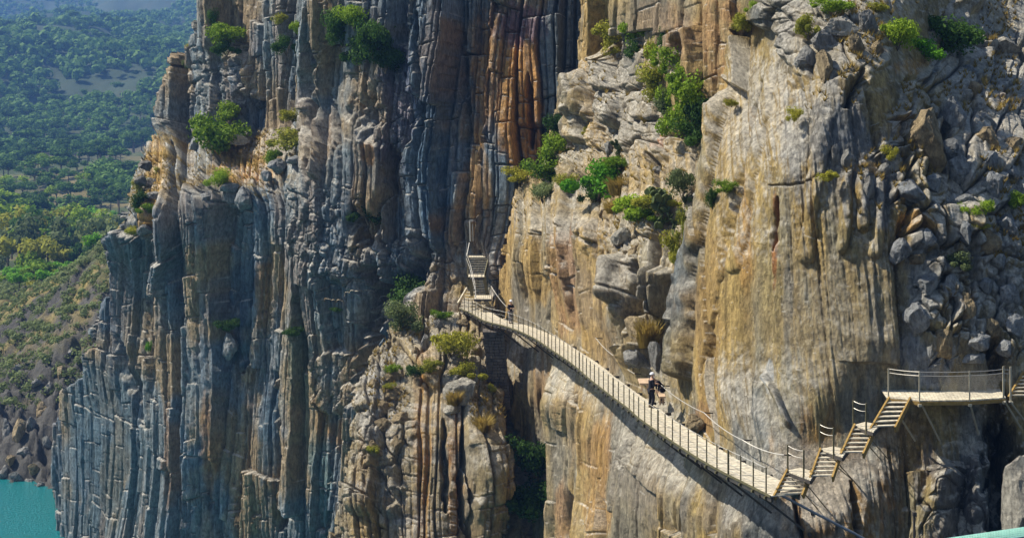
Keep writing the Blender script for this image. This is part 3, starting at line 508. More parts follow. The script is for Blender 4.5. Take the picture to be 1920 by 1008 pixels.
SHR = [
 (400, 245, 92, 100, 'green', 'big round bright green bush on the grassy ledge of the shaded cliff'),
 (424, 208, 56, 56, 'green', 'smaller rounded bush just behind the big round one on the left cliff ledge'),
 (535, 258, 86, 54, 'olive', 'wide light green bush on top of the slabs right of the grassy ledge'),
 (510, 292, 36, 34, 'green', 'low green bush under the wide light green one on the slab top'),
 (548, 216, 48, 28, 'yellow', 'flat yellow green bush in the recess above the wide light green bush'),
 (409, 334, 46, 36, 'green', 'small dark green bush on the edge of the orange grass ledge'),
 (428, 62, 60, 60, 'green', 'green bush growing near the top of the left cliff edge', ),
 (424, 88, 44, 40, 'dark', 'dark bush hanging below the top left cliff edge bush'),
 (392, 36, 26, 40, 'blue', 'thin pine-like bush sticking out of the cliff skyline at the far left top'),
 (350, 92, 20, 18, 'olive', 'tiny olive bush on the stepped skyline of the left cliff'),
 (324, 120, 18, 22, 'grey', 'tiny grey bush sticking out from the left cliff skyline'),
 (536, 82, 46, 48, 'dark', 'dark bush in the upper cleft left of the tall slabs'),
 (556, 52, 30, 30, 'green', 'small green bush above the dark one in the upper cleft'),
 (525, 35, 30, 26, 'olive', 'olive tuft near the top of the cleft in the left cliff'),
 (640, 55, 66, 70, 'dark', 'dark bush lit green on its left side, high on the shaded cliff'),
 (700, 60, 76, 110, 'dark', 'largest dark bush high on the shaded cliff, filling a hollow'),
 (690, 396, 66, 56, 'dark', 'dark bush in the shade half way down the slabbed cliff'),
 (708, 488, 60, 40, 'dark', 'dark bush in the hollow under the half way bush'),
 (765, 538, 90, 76, 'dark', 'dark bush in deep shade left of the wooden stairs'),
 (705, 545, 40, 34, 'dark', 'small dark bush at the left end of the deep shadow by the stairs'),
 (632, 580, 22, 14, 'dark', 'tiny dark bush on the lower slabs left of the buttress'),
 (430, 606, 40, 34, 'dark', 'dark bush in the shaded notch of the left cliff'),
 (548, 620, 34, 24, 'dark', 'dark bush on a small shelf between long slabs'),
 (278, 648, 12, 26, 'bright', 'tiny bright green plant clinging to the flat shaded face'),
 (242, 372, 34, 36, 'dark', 'dark green bush on the left skyline of the grassy shoulder'),
 (276, 390, 44, 26, 'green', 'flat green bush among rocks on the grassy shoulder'),
 (216, 348, 26, 30, 'olive', 'olive bush at the outermost edge of the grassy shoulder'),
 (214, 382, 24, 40, 'dark', 'dark bush below the outermost olive one on the shoulder'),
 (240, 460, 30, 30, 'green', 'small green bush near the foot of the grassy shoulder'),
 (250, 430, 30, 24, 'olive', 'small olive bush half way down the grassy shoulder'),
 (298, 320, 18, 14, 'olive', 'tiny olive bush at the top of the grassy shoulder'),
 (762, 594, 70, 60, 'grey', 'grey green spiky bush on top of the sunlit buttress'),
 (826, 588, 34, 22, 'green', 'small green bush right of the grey green one on the buttress top'),
 (800, 586, 24, 20, 'yellow', 'small yellow green bush between the two bushes on the buttress top'),
 (848, 642, 76, 72, 'yellow', 'bright yellow green bush on the slope under the foot of the stairs'),
 (880, 694, 60, 46, 'yellow', 'low yellow bush on rocks below the bright yellow green bush'),
 (806, 684, 48, 28, 'olive', 'olive bush left of the low yellow one on the buttress'),
 (778, 694, 34, 30, 'dark', 'small dark leaved bush on the upper face of the buttress'),
 (738, 690, 28, 22, 'green', 'small green bush near the left edge of the buttress'),
 (918, 726, 20, 22, 'olive', 'small olive bush beside the dark stone masonry below the deck'),
 (853, 742, 34, 30, 'dry', 'straw coloured tuft on the buttress shelf'),
 (905, 790, 40, 34, 'dry', 'straw coloured tuft on top of the square pillar rock'),
 (730, 722, 22, 16, 'olive', 'tiny olive bush on the left boulders of the buttress'),
 (700, 842, 26, 20, 'olive', 'tiny olive bush low on the left edge of the buttress'),
 (1002, 850, 84, 100, 'dark', 'upper large dark bush in the cleft under the walkway'),
 (996, 928, 96, 100, 'dark', 'lower large dark bush in the cleft under the walkway'),
 (962, 925, 30, 56, 'green', 'green sprig on the left side of the large dark cleft bushes'),
 (1044, 232, 50, 60, 'dark', 'dark green bush against the pillar left of the gully'),
 (1040, 275, 70, 80, 'green', 'tall green bush on the ledge edge under the dark one'),
 (1020, 318, 84, 50, 'green', 'green bush spreading over the left end of the ledge'),
 (1018, 358, 44, 50, 'grey', 'grey green bush hanging over the left end of the ledge'),
 (972, 328, 50, 24, 'yellow', 'low yellow green bush at the far left tip of the ledge'),
 (1064, 342, 56, 30, 'olive', 'olive bush in the middle of the ledge'),
 (1122, 330, 90, 76, 'bright', 'broad bright green bush in the middle of the ledge'),
 (1112, 362, 52, 40, 'dark', 'dark underside bush below the broad bright green one'),
 (1165, 345, 46, 40, 'dry', 'straw coloured bush right of the broad bright green one'),
 (1102, 246, 26, 34, 'yellow', 'small yellow bush on the rock above the broad bright green one'),
 (1154, 58, 60, 44, 'olive', 'olive green bush near the top of the gully beside the white rock'),
 (1196, 60, 54, 60, 'green', 'green bush at the gully top right of the white rock'),
 (1142, 88, 40, 44, 'olive', 'yellow olive bush at the left side of the gully top'),
 (1250, 70, 34, 50, 'dark', 'narrow dark green bush at the top of the hedge in the gully'),
 (1262, 112, 58, 64, 'green', 'green bush second from the top of the hedge in the gully'),
 (1230, 100, 40, 60, 'olive', 'olive bush leaning left at the top of the gully hedge'),
 (1244, 158, 70, 60, 'olive', 'olive green bush in the middle of the gully hedge'),
 (1300, 175, 76, 80, 'green', 'large green bush against the tan wall in the gully hedge'),
 (1318, 215, 56, 76, 'dark', 'dark green bush against the bright edge of the great spine'),
 (1280, 215, 70, 76, 'green', 'large green bush at the lower end of the gully hedge'),
 (1290, 138, 50, 50, 'green', 'green bush between the second bush from the top and the large green one'),
 (1306, 250, 60, 44, 'dark', 'dark low bush at the bottom tip of the gully hedge'),
 (1262, 186, 50, 50, 'green', 'green bush in the inner side of the gully hedge'),
 (1200, 92, 44, 40, 'dark', 'dark bush under the green bush at the gully top'),
 (668, 92, 70, 70, 'dark', 'dark bush at the bottom of the hollow high on the shaded cliff'),
 (664, 30, 60, 60, 'green', 'green bush between the two dark bushes high on the shaded cliff'),
 (722, 110, 60, 60, 'dark', 'dark bush at the lower right of the hollow high on the shaded cliff'),
 (1326, 240, 20, 22, 'yellow', 'small yellow bush at the foot of the gully hedge'),
 (1256, 200, 50, 50, 'grey', 'grey green bush on the left of the gully hedge'),
 (1222, 218, 34, 26, 'dry', 'brown dry bush on rocks left of the gully hedge'),
 (1166, 305, 46, 30, 'green', 'small green bush on the right shoulder of the ledge'),
 (1190, 384, 76, 44, 'green', 'green bush on the upper terrace beneath the ledge'),
 (1240, 372, 66, 44, 'olive', 'olive bush on the right of the upper terrace'),
 (1216, 402, 56, 36, 'green', 'low green bush at the front of the terrace'),
 (1156, 384, 44, 30, 'dry', 'straw coloured bush at the left of the terrace'),
 (1280, 340, 36, 60, 'grey', 'grey green bush by the foot of the great spine'),
 (1286, 425, 30, 56, 'olive', 'olive bush hanging beside the great spine'),
 (1268, 466, 36, 50, 'yellow', 'yellow olive bush low down beside the great spine'),
 (1215, 618, 44, 60, 'dry', 'pale straw bush growing on the round boulder above the walkway'),
 (1396, 40, 40, 44, 'olive', 'olive bush near the top right of the great spine'),
 (1410, 12, 30, 30, 'green', 'green bush at the very top above the great spine'),
 (1372, 192, 26, 20, 'yellow', 'small yellow tuft high on the great spine'),
 (1362, 350, 44, 18, 'green', 'flat green tuft in the middle of the great spine'),
 (1336, 370, 18, 40, 'dark', 'narrow dark bush left of the flat green tuft on the spine'),
 (1490, 215, 32, 30, 'yellow', 'yellow green tuft on the wall left of the draped rock folds'),
 (1555, 330, 36, 26, 'yellow', 'yellow green tuft at the top of the broad smooth wall'),
 (1560, 8, 66, 40, 'green', 'green bush at the top edge above the wall'),
 (1516, 46, 44, 60, 'olive', 'yellow brown bush near the top of the wall'),
 (1682, 62, 62, 84, 'green', 'tall green bush at the upper right beside pale rocks'),
 (1730, 92, 84, 52, 'bright', 'wide bright green bush at the upper right'),
 (1776, 60, 110, 100, 'dark', 'large dark bush in the deep shade at the upper right'),
 (1670, 288, 28, 30, 'yellow', 'yellow green tuft left of the great pale boulder'),
 (1835, 388, 56, 44, 'green', 'green bush among the boulders right of the wall'),
 (1838, 424, 36, 18, 'yellow', 'low yellow green bush just under the green one among the boulders'),
 (1902, 372, 36, 44, 'green', 'green bush at the right edge among the boulders'),
 (1804, 488, 60, 50, 'grey', 'sparse grey green bush in the rubble under the boulders'),
 (1648, 12, 34, 24, 'olive', 'olive tuft at the top edge between the green bushes'),
]
for a in SHR:
    k = 1.25 if 1120 < a[0] < 1345 and a[1] < 470 and a[4] != 'dry' else (.72 if a[4] == 'dry' and a[0] > 1600 else 1)
    shrub(a[0], a[1], a[2]*k, a[3]*k, a[4], a[5])
# prickly pear on the terrace
def cactus(x, y, size, label, n=16):
    b = surf(x, y); c = b-Vector((0, .8, 0)); s = size/F*b.y; r = random.Random(int(x)); e = empty('prickly_pear', c, label, 'cactus'); mb = MB(); tips = [(c, 0)]
    for i in range(n):
        p, g = r.choice(tips[-6:]); a = r.uniform(0, 6.28); d = Vector((math.cos(a)*.7, math.sin(a)*.5, r.uniform(.3, 1))).normalized(); q = p+d*s*.22
        nn = d.orthogonal().normalized(); nn = Matrix.Rotation(r.uniform(0, 6.28), 3, d) @ nn; t = d.cross(nn); ring = []
        for k in range(10):
            al = k*.628; ring.append(p+d*s*.11*(1-math.cos(al))+t*s*.075*math.sin(al))
        mb.add([u+nn*s*.012 for u in ring]+[u-nn*s*.012 for u in ring], [tuple(range(10)), tuple(range(19, 9, -1))]+[(k, (k+1) % 10, (k+1) % 10+10, k+10) for k in range(10)])
        tips.append((q, g+1)) if g < 4 else None
    mb.build('pads', LEAF['grey'], e)
cactus(1232, 430, 90, 'grey green prickly pear with flat pads on the terrace under the ledge', 46)
cactus(1262, 440, 60, 'smaller prickly pear right of the large one on the terrace', 30)
cactus(1152, 306, 50, 'prickly pear with pale pads at the right end of the ledge', 24)
# leafy ground cover that nobody could count: dry grass tufts on the level places
def tufts():
    r = random.Random(3); v = []; f = []
    for n, cnt, x0, x1, y0, y1, th in (('shaded_cliff', 800, 200, 500, 230, 430, .5), ('lower_buttress', 380, 690, 945, 600, 800, .6), ('gully_wall', 420, 950, 1330, 60, 480, .66), ('sunlit_wall', 700, 1500, 1910, 0, 500, .6)):
        L = LAY[n]; k = 0; tries = 0
        while k < cnt and tries < cnt*60:
            tries += 1; x = r.uniform(x0, x1); y = r.uniform(y0, y1); i = int((y-L['y0'])/L['step']); j = int((x-L['x0'])/L['step'])
            if not L['ins'][i, j] or L['up'][i, j] < th: continue
            if math.sin(x/37+1)+math.sin(y/23)+math.sin((x+y)/51) < .1: continue
            k += 1; p = Vector(L['P'][i, j]); h = r.uniform(.15, .42)
            for q in range(9):
                a = r.uniform(0, 6.28); o = Vector((math.cos(a), math.sin(a), 0)); t = p+o*h*.6+Vector((0, 0, h*r.uniform(.6, 1.1))); sd = Vector((-o.y, o.x, 0))*.03
                m = len(v); v += [p-sd, p+sd, t]; f.append((m, m+1, m+2))
    o = mkobj('dry_grass', v, f, LEAF['dry']); tag(o, 'dry straw coloured grass on the rock ledges', 'grass', kind='stuff')
tufts()
# valley trees
TR = {}
def tree_crown(kind, var, flat=.8, n=900, leaf=.12, lobes=9):
    k = (kind, var)
    if k not in TR:
        me = crown_mesh('crown', n, 300+var*11, leaf=leaf, flat=flat, lobes=lobes); me.materials.append(LEAF[kind]); TR[k] = me
    return TR[k]
TRK = [stems_mesh('trunk', 80+i, n=4, r0=.05, trunk=1.0) for i in range(3)]
ZG = lambda X, Y: float(valley_z(np.array([[X]], np.float32), np.array([[Y]], np.float32))[0, 0])
def edge_x(y): return float(np.interp(y, [0, 100, 250, 300, 420, 560, 700, 800, 940], [398, 350, 300, 240, 205, 188, 165, 105, 85]))
def vtree(X, Y, h, wd, kind, tall, label, group, parts=True):
    ad = {'grey': 'grey green', 'olive': 'olive', 'bright': 'light green', 'green': 'mid green', 'blue': 'blue green', 'dark': 'deep green', 'yellow': 'yellowish'}[kind]
    label = ad+' '+label; group = ad+' '+group
    z = ZG(X, Y); e = empty('valley_tree', (X, Y, z-.2), label, 'tree', group); v = rnd.randrange(3)
    ch = h*(.55 if tall else .42); o = bpy.data.objects.new('crown', tree_crown(kind, v)); COL.objects.link(o); o.parent = e
    o.location = (0, 0, h-ch*.62); o.scale = (wd/2/.8, wd/2/.8, ch*.95); o.rotation_euler.z = rnd.uniform(0, 6.28)
    if parts:
        t = bpy.data.objects.new('trunk', rnd.choice(TRK)); COL.objects.link(t); t.parent = e; t.location = (0, 0, h*.55); t.scale = (h*.35, h*.35, h*.55)
cnt = {k: 0 for k in range(4)}
placed = []
def try_zone(n, y0, y1, hr, kinds, key, label, group, tall=False, gap=1.0, parts=True, x0=-20):
    k = 0; tries = 0
    while k < n and tries < n*40:
        tries += 1; Y = y0*(y1/y0)**rnd.random(); xx = rnd.uniform(x0, 400); X = (xx-HX)/F*Y; z = ZG(X, Y); yy = HY-z*F/Y
        if xx > edge_x(min(max(yy, 0), 940))+14 or z < -43.8 or Y < 240: continue
        h = rnd.uniform(*hr)*rnd.choice((.7, 1, 1, 1.15))
        if any(abs(X-a)+abs(Y-b)*.6 < (h+c)*.32*gap for a, b, c in placed): continue
        placed.append((X, Y, h)); vtree(X, Y, h, h*rnd.uniform(.75, 1.1)*(.8 if tall else 1), rnd.choice(kinds), tall, label, group, parts); k += 1
try_zone(40, 300, 400, (10, 14), ['grey', 'olive', 'green', 'blue'], 0, 'tall slender tree in the grove on the valley floor', 'tall grove trees on the valley floor', True, .55)
try_zone(22, 245, 300, (3.5, 6), ['bright', 'green'], 0, 'low tree in front of the tall grove by the river', 'low bright trees by the river', False, .8)
try_zone(14, 400, 440, (7, 10), ['bright', 'bright', 'green'], 0, 'rounded tree just behind the tall grove', 'bright green trees behind the grove', False, .7)
try_zone(26, 255, 330, (3, 5.5), ['bright', 'yellow', 'green', 'bright'], 0, 'small bushy tree at the top of the stony river bank', 'bushy trees above the river bank', False, .6)
try_zone(60, 440, 620, (7, 10), ['blue', 'dark', 'blue', 'green'], 1, 'round tree on the lower valley slope', 'round trees on the lower slope', False, .9)
try_zone(80, 620, 900, (7, 11), ['blue', 'blue', 'dark'], 2, 'round tree on the middle valley slope', 'round trees on the middle slope', False, .85)
try_zone(90, 900, 1500, (8, 13), ['blue', 'dark'], 3, 'small pine on the hazy upper slope', 'pines on the hazy upper slope', False, .9, False)
def woodland():
    r = random.Random(5); nr = np.random.RandomState(5); V = []; Fc = []; n = 0
    T = 4200; Y = 450*(3000/450)**nr.rand(T*2); t = nr.uniform(-.42, -.17, T*2); X = t*Y; Z = valley_z(X.astype(np.float32), Y.astype(np.float32))
    k = (fbm2((X/70).astype(np.float32), (Y/110).astype(np.float32), 3, 1300) > np.where(Y > 480, -.2, -.3)) & (Z > -40); X, Y, Z = X[k], Y[k], Z[k]
    for x, y, z in zip(X, Y, Z):
        h = r.uniform(3.5, 7.5)*(1 if y < 900 else 1.5); m = 70 if y < 1000 else 36
        d = nr.normal(size=(m, 3)); d /= np.linalg.norm(d, axis=1)[:, None]; rr = h*.5*nr.rand(m)**.4
        c = d*rr[:, None]*[1, 1, .9]+[x, y, z+h*.5]; s = h*(.13 if y < 1000 else .2)*nr.uniform(.6, 1.3, m)
        a = nr.normal(size=(m, 3)); a -= (a*d).sum(1)[:, None]*d*.8; a /= np.linalg.norm(a, axis=1)[:, None]; b = np.cross(a, d+.001); b /= np.linalg.norm(b, axis=1)[:, None]
        V.append(np.stack([c-a*s[:, None], c+b*s[:, None], c+a*s[:, None], c-b*s[:, None]], 1).reshape(-1, 3)); n += m
    V = np.concatenate(V).astype(np.float32); me = bpy.data.meshes.new('woodland'); me.vertices.add(len(V)); me.vertices.foreach_set('co', V.ravel())
    me.loops.add(len(V)); me.loops.foreach_set('vertex_index', np.arange(len(V), dtype=np.int32)); me.polygons.add(n); me.polygons.foreach_set('loop_start', np.arange(0, n*4, 4, dtype=np.int32))
    me.materials.append(LEAF['blue']); me.update(calc_edges=True); o = bpy.data.objects.new('woodland', me); COL.objects.link(o); tag(o, 'far wooded slopes of scrub and pine', 'woodland', kind='stuff')
woodland()
def scrub():
    r = random.Random(15); nr = np.random.RandomState(15); V = []
    for _ in range(1500):
        Y = r.uniform(190, 300); xx = r.uniform(-10, 200); X = (xx-HX)/F*Y; z = ZG(X, Y)
        if z < -44: continue
        h = r.uniform(.5, 1.7); m = 40; d = nr.normal(size=(m, 3)); d /= np.linalg.norm(d, axis=1)[:, None]
        c = d*(h*.6*nr.rand(m)**.4)[:, None]*[1, 1, .7]+[X, Y, z+h*.3]; s = h*.12; a = np.cross(d, nr.normal(size=(m, 3))); a /= np.linalg.norm(a, axis=1)[:, None]; b = np.cross(a, d)
        V.append(np.stack([c-a*s, c+b*s, c+a*s, c-b*s], 1).reshape(-1, 3))
    V = np.concatenate(V); o = mkobj('scrub', [tuple(v) for v in V], [tuple(range(i, i+4)) for i in range(0, len(V), 4)], LEAF['grey']); tag(o, 'low scrub on the stony river bank', 'scrub', kind='stuff')
scrub()
def terr(x, y):
    Y = np.linspace(165, 330, 1400, dtype=np.float32); X = (x-HX)/F*Y; Zr = (HY-y)/F*Y; h = valley_z(X, Y) > Zr
    return float(Y[np.argmax(h)]) if h.any() else 200.
# haze
def haze():
    m = bpy.data.materials.new('pale_haze'); m.use_nodes = True; n = m.node_tree; n.nodes.remove(n.nodes['Principled BSDF'])
    v = n.nodes.new('ShaderNodeVolumePrincipled'); v.inputs['Color'].default_value = (.20, .44, 1, 1); v.inputs['Density'].default_value = .00024; v.inputs['Anisotropy'].default_value = .2
    n.links.new(v.outputs[0], n.nodes['Material Output'].inputs['Volume'])
    mb = MB(); x0, x1, y0, y1, z0, z1 = -1900, 700, -30, 3600, -66, 420
    mb.hexa([(x0, y0, z0), (x1, y0, z0), (x1, y1, z0), (x0, y1, z0), (x0, y0, z1), (x1, y0, z1), (x1, y1, z1), (x0, y1, z1)])
    o = mb.build('haze', m); tag(o, 'blue haze in the valley air', 'haze', kind='stuff')
haze()
# ------------------------------------------------------------------ boulders
def boulder_mesh(name, seed, sub=4):
    bm = bmesh.new(); bmesh.ops.create_icosphere(bm, subdivisions=sub, radius=1); v = np.array([q.co[:] for q in bm.verts], np.float32); r = np.random.RandomState(seed)
    for _ in range(20):
        nrm = r.normal(size=3); nrm /= np.linalg.norm(nrm); d = r.uniform(.48, .85); k = v @ nrm; m = k > d; v[m] -= ((k[m]-d)*.97)[:, None]*nrm
    nn = v/np.linalg.norm(v, axis=1)[:, None]
    v += nn*(.10*fbm3(v[:, 0]*1.6+seed, v[:, 1]*1.6, v[:, 2]*1.2, 4, seed, .55)+.07*fbm3(v[:, 0]*5, v[:, 1]*6, v[:, 2]*3+seed, 3, seed+5))[:, None]
    cr = np.abs(fbm3(v[:, 0]*1.1, v[:, 1]*1.1+seed, v[:, 2]*.9, 3, seed+9)); v -= nn*(.09*np.exp(-(cr/.035)**2))[:, None]
    for q, c in zip(bm.verts, v): q.co = c
    me = bpy.data.meshes.new(name); bm.to_mesh(me); bm.free(); return me
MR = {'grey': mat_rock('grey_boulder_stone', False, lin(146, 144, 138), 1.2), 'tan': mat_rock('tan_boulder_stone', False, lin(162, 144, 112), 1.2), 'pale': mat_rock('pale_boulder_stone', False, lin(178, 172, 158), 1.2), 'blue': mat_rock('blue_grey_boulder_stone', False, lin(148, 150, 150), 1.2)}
BM = {}
def bmesh_for(kind, v):
    if (kind, v) not in BM:
        me = boulder_mesh('boulder', 11+v*7); me.materials.append(MR[kind]); BM[(kind, v)] = me
    return BM[(kind, v)]
def boulder(x, y, wpx, hpx, kind, label, group=None, sink=.7, D=None, tilt=0, name='boulder'):
    if D is None: x = snap(x, y); D = min(surf(x+q*wpx*.3, y+w_*hpx*.3).y for q, w_ in ((0, 0), (1, 0), (-1, 0), (0, 1), (0, -1)))
    b = px(x, y, D); sx = wpx/2/F*b.y*1.12; sz = hpx/2/F*b.y*1.12; sy = (sx+min(sx, sz))/2*.95
    o = bpy.data.objects.new(name, bmesh_for(kind, rnd.randrange(7))); COL.objects.link(o)
    o.location = b+Vector((0, sy*(sink-.5), 0)); o.scale = (sx, sy, sz); o.rotation_euler = (rnd.uniform(-.12, .12), math.radians(tilt)+rnd.uniform(-.08, .08), rnd.choice((0, math.pi))+rnd.uniform(-.35, .35))
    return tag(o, label, 'boulder', group)
for a in [
 (1738, 262, 88, 140, 'tan', 'great rounded pale brown boulder right of the draped rock folds'),
 (1880, 84, 74, 42, 'pale', 'pale flat boulder in the shade near the upper right corner'),
 (1706, 362, 84, 62, 'blue', 'blue grey angular boulder below the great rounded one', None, .5),
 (1752, 348, 36, 42, 'blue', 'small boulder wedged under the right foot of the great rounded one'),
 (1905, 945, 92, 180, 'pale', 'huge pale boulder at the right edge above the turquoise footbridge', None, .1, 52),
 (1200, 618, 66, 70, 'tan', 'round boulder under the pale straw bush above the walkway'),
 (1194, 676, 70, 66, 'grey', 'broad slab boulder under the round one above the walkway'),
 (1230, 668, 32, 84, 'grey', 'tall narrow block right of the broad slab boulder'),
 (1172, 64, 26, 24, 'pale', 'bright white rock at the top of the gully between two bushes'),
 (868, 742, 74, 62, 'pale', 'largest pale boulder on the buttress, with a pointed top'),
 (846, 768, 38, 26, 'pale', 'small white boulder at the left foot of the pointed one'),
 (448, 262, 48, 22, 'pale', 'flat pale slab at the back of the grassy ledge'),
 (430, 646, 40, 54, 'blue', 'block with a pale broken top on the shaded cliff'),
 (1222, 246, 24, 54, 'grey', 'upright grey stone in the middle of the gully'),
 (1232, 322, 44, 24, 'grey', 'flat grey stone over a dark hollow in the gully'),
 (1143, 282, 26, 32, 'grey', 'grey pointed stone above the broad bright green bush'),
 (1302, 792, 44, 40, 'tan', 'knobbly rock standing at the inner edge of the walkway'),
 (1458, 775, 0, 0, 'tan', ''),
]:
    if a[2]: boulder(*a)
def cluster(where, group, items, kind='grey', sink=.7):
    ordn = ['leftmost', 'second from left', 'third from left', 'fourth from left', 'fifth from left', 'sixth from left', 'seventh from left', 'eighth from left', 'ninth from left']
    items = sorted(items, key=lambda t: t[0])
    for i, t in enumerate(items):
        nm = 'rightmost' if i == len(items)-1 else ordn[i]
        boulder(t[0], t[1], t[2], t[3], t[4] if len(t) > 4 else kind, f'{nm} of the {where}', group, sink)
cluster('boulders stacked right of the great rounded boulder', 'boulders right of the great one', [(1790, 222, 58, 80), (1845, 226, 46, 38), (1851, 262, 62, 62, 'tan'), (1902, 275, 44, 54, 'tan'), (1815, 136, 54, 38), (1828, 174, 48, 48, 'tan'), (1750, 150, 24, 46)], 'blue')
cluster('boulders in the row below the stacked ones', 'boulders in the lower row', [(1788, 284, 54, 64), (1801, 322, 62, 78), (1853, 302, 52, 54), (1862, 348, 64, 62), (1812, 376, 56, 32), (1900, 326, 36, 40)], 'blue')
cluster('boulders at the foot of the shaded heap', 'boulders at the heap foot', [(1888, 424, 56, 54), (1850, 452, 56, 56, 'tan'), (1812, 436, 34, 52), (1740, 450, 42, 42), (1690, 468, 50, 60), (1720, 486, 42, 32, 'tan'), (1903, 468, 26, 44), (1876, 490, 28, 44)], 'blue')
cluster('boulders tumbled in the upper band above the platform', 'upper tumbled boulders', [(1740, 534, 64, 44), (1786, 536, 44, 44), (1812, 574, 44, 66, 'tan'), (1850, 536, 44, 36), (1892, 556, 56, 64), (1720, 592, 50, 60)], 'blue')
cluster('boulders tumbled in the lower band above the platform', 'lower tumbled boulders', [(1860, 614, 44, 54, 'tan'), (1838, 640, 60, 40), (1886, 652, 36, 38), (1905, 616, 40, 52), (1770, 646, 46, 84, 'tan'), (1828, 672, 54, 30)], 'blue')
cluster('pale rocks crowning the wall at the top', 'rocks crowning the wall', [(1578, 52, 80, 40, 'pale'), (1545, 78, 60, 44), (1626, 44, 46, 66), (1604, 84, 40, 50, 'tan'), (1512, 110, 54, 66), (1550, 128, 44, 66, 'tan'), (1644, 92, 32, 40, 'tan')], 'grey')
cluster('small upright stones on top of the broad smooth wall', 'upright stones on the wall', [(1566, 292, 22, 56), (1590, 300, 26, 50), (1660, 318, 34, 36), (1628, 356, 30, 70)], 'grey', .6)
cluster('white stones scattered down the gully', 'white gully stones', [(1138, 131, 28, 20, 'pale'), (1145, 156, 26, 38, 'pale'), (1190, 150, 22, 32), (1207, 136, 18, 26, 'pale'), (1208, 160, 16, 22), (1182, 168, 22, 12, 'pale'), (1160, 110, 18, 50)], 'grey')
cluster('stones on the terrace front', 'stones on the terrace', [(1172, 442, 54, 42), (1192, 478, 38, 42, 'tan'), (1148, 362, 16, 16, 'pale'), (1185, 402, 22, 14, 'pale'), (1132, 402, 26, 20, 'tan'), (1228, 402, 12, 10, 'pale')], 'pale')
cluster('grey blocks on the left face of the buttress', 'blocks on the buttress face', [(738, 744, 64, 34, 'tan'), (736, 712, 44, 24), (712, 768, 50, 44, 'tan'), (700, 724, 38, 36, 'tan'), (752, 790, 46, 34), (718, 804, 50, 44), (700, 850, 44, 60), (744, 846, 46, 66)], 'tan', 1.3)
cluster('stones near the top of the buttress', 'stones near the buttress top', [(796, 644, 22, 42), (822, 612, 26, 34), (852, 676, 36, 28, 'pale'), (856, 712, 44, 34), (780, 660, 20, 30, 'tan'), (868, 606, 30, 18, 'tan'), (896, 640, 24, 20, 'tan')], 'grey', 1.0)
cluster('blocks on the slabs under the grassy ledge', 'blocks under the ledge', [(390, 374, 54, 36), (455, 374, 44, 46), (428, 352, 46, 26), (520, 312, 44, 34), (552, 300, 40, 24), (370, 270, 40, 40), (500, 330, 26, 30)], 'blue')
cluster('rocks on the grassy shoulder', 'rocks on the grassy shoulder', [(262, 312, 30, 22), (280, 345, 38, 22), (290, 368, 34, 18), (250, 338, 26, 26), (296, 412, 30, 16), (246, 290, 24, 24), (272, 430, 34, 26), (226, 400, 26, 34)], 'grey')
def bank(where, items):
    items = sorted(items); ordn = ['leftmost', 'second from left', 'third from left', 'fourth from left', 'fifth from left', 'sixth from left', 'seventh from left']
    for i, t in enumerate(items): boulder(*t, 'tan' if i % 3 == 1 else 'grey', f"{'rightmost' if i == len(items)-1 else ordn[i]} of the {where}", 'rocks on the river bank', .5, terr(t[0], t[1]))
bank('dark jagged rocks along the water edge', [(8, 886, 26, 40), (30, 896, 34, 34), (56, 906, 30, 30), (76, 914, 22, 30), (64, 880, 30, 34), (20, 862, 26, 24)])
bank('rocks on the bank above the water edge', [(12, 808, 26, 60), (36, 812, 34, 70), (60, 800, 26, 56), (78, 770, 34, 44), (88, 832, 24, 40), (46, 848, 36, 26)])
bank('rocks near the top of the stony bank', [(92, 730, 28, 40), (70, 716, 24, 20), (116, 700, 26, 28), (36, 690, 22, 16), (136, 660, 24, 18), (58, 640, 24, 16)])

# ------------------------------------------------------------------ the walkway
HD = 14.5
out = [lvl(x, y, HD) for x, y in DECK]
def resample(pts, step):
    P = []; n = len(pts)
    for i in range(n-1):
        p0 = pts[max(i-1, 0)]; p1 = pts[i]; p2 = pts[i+1]; p3 = pts[min(i+2, n-1)]
        for k in range(20):
            t = k/20; P.append(.5*((2*p1)+(p2-p0)*t+(2*p0-5*p1+4*p2-p3)*t*t+(3*p1-p0-3*p2+p3)*t**3))
    P.append(pts[-1]); L = [0]
    for i in range(1, len(P)): L.append(L[-1]+(P[i]-P[i-1]).length)
    m = int(L[-1]/step); Q = []; j = 0
    for k in range(m+1):
        d = k*L[-1]/m
        while j < len(L)-2 and L[j+1] < d: j += 1
        Q.append(P[j].lerp(P[j+1], (d-L[j])/max(L[j+1]-L[j], 1e-6)))
    return Q
def normals(Q, sm=6):
    N_ = []
    for i in range(len(Q)):
        t = Q[min(i+sm, len(Q)-1)]-Q[max(i-sm, 0)]; N_.append(Vector((-t.y, t.x, 0)).normalized())
    return N_
Q = resample(out, .13); NQ = normals(Q, 14)
NQ = [(-q if q.x < 0 else q) for q in NQ]
W = 1.5
bw = empty('boardwalk', out[len(out)//2], 'long curved timber boardwalk with thin posts hugging the cliff', 'boardwalk')
mb = MB(); rr = random.Random(2)
for i in range(len(Q)-1):
    a, b_ = Q[i], Q[i+1]; na, nb = NQ[i], NQ[i+1]; g = .14; a2 = a.lerp(b_, g); dz = Vector((0, 0, rr.uniform(-.006, .006))); w2 = W+rr.uniform(-.03, .03)
    mb.quadslab([a2+dz-na*.04, a2+na*w2+dz, b_+nb*w2+dz, b_+dz-nb*.04], .045)
mb.build('planks', M_WOOD, bw)
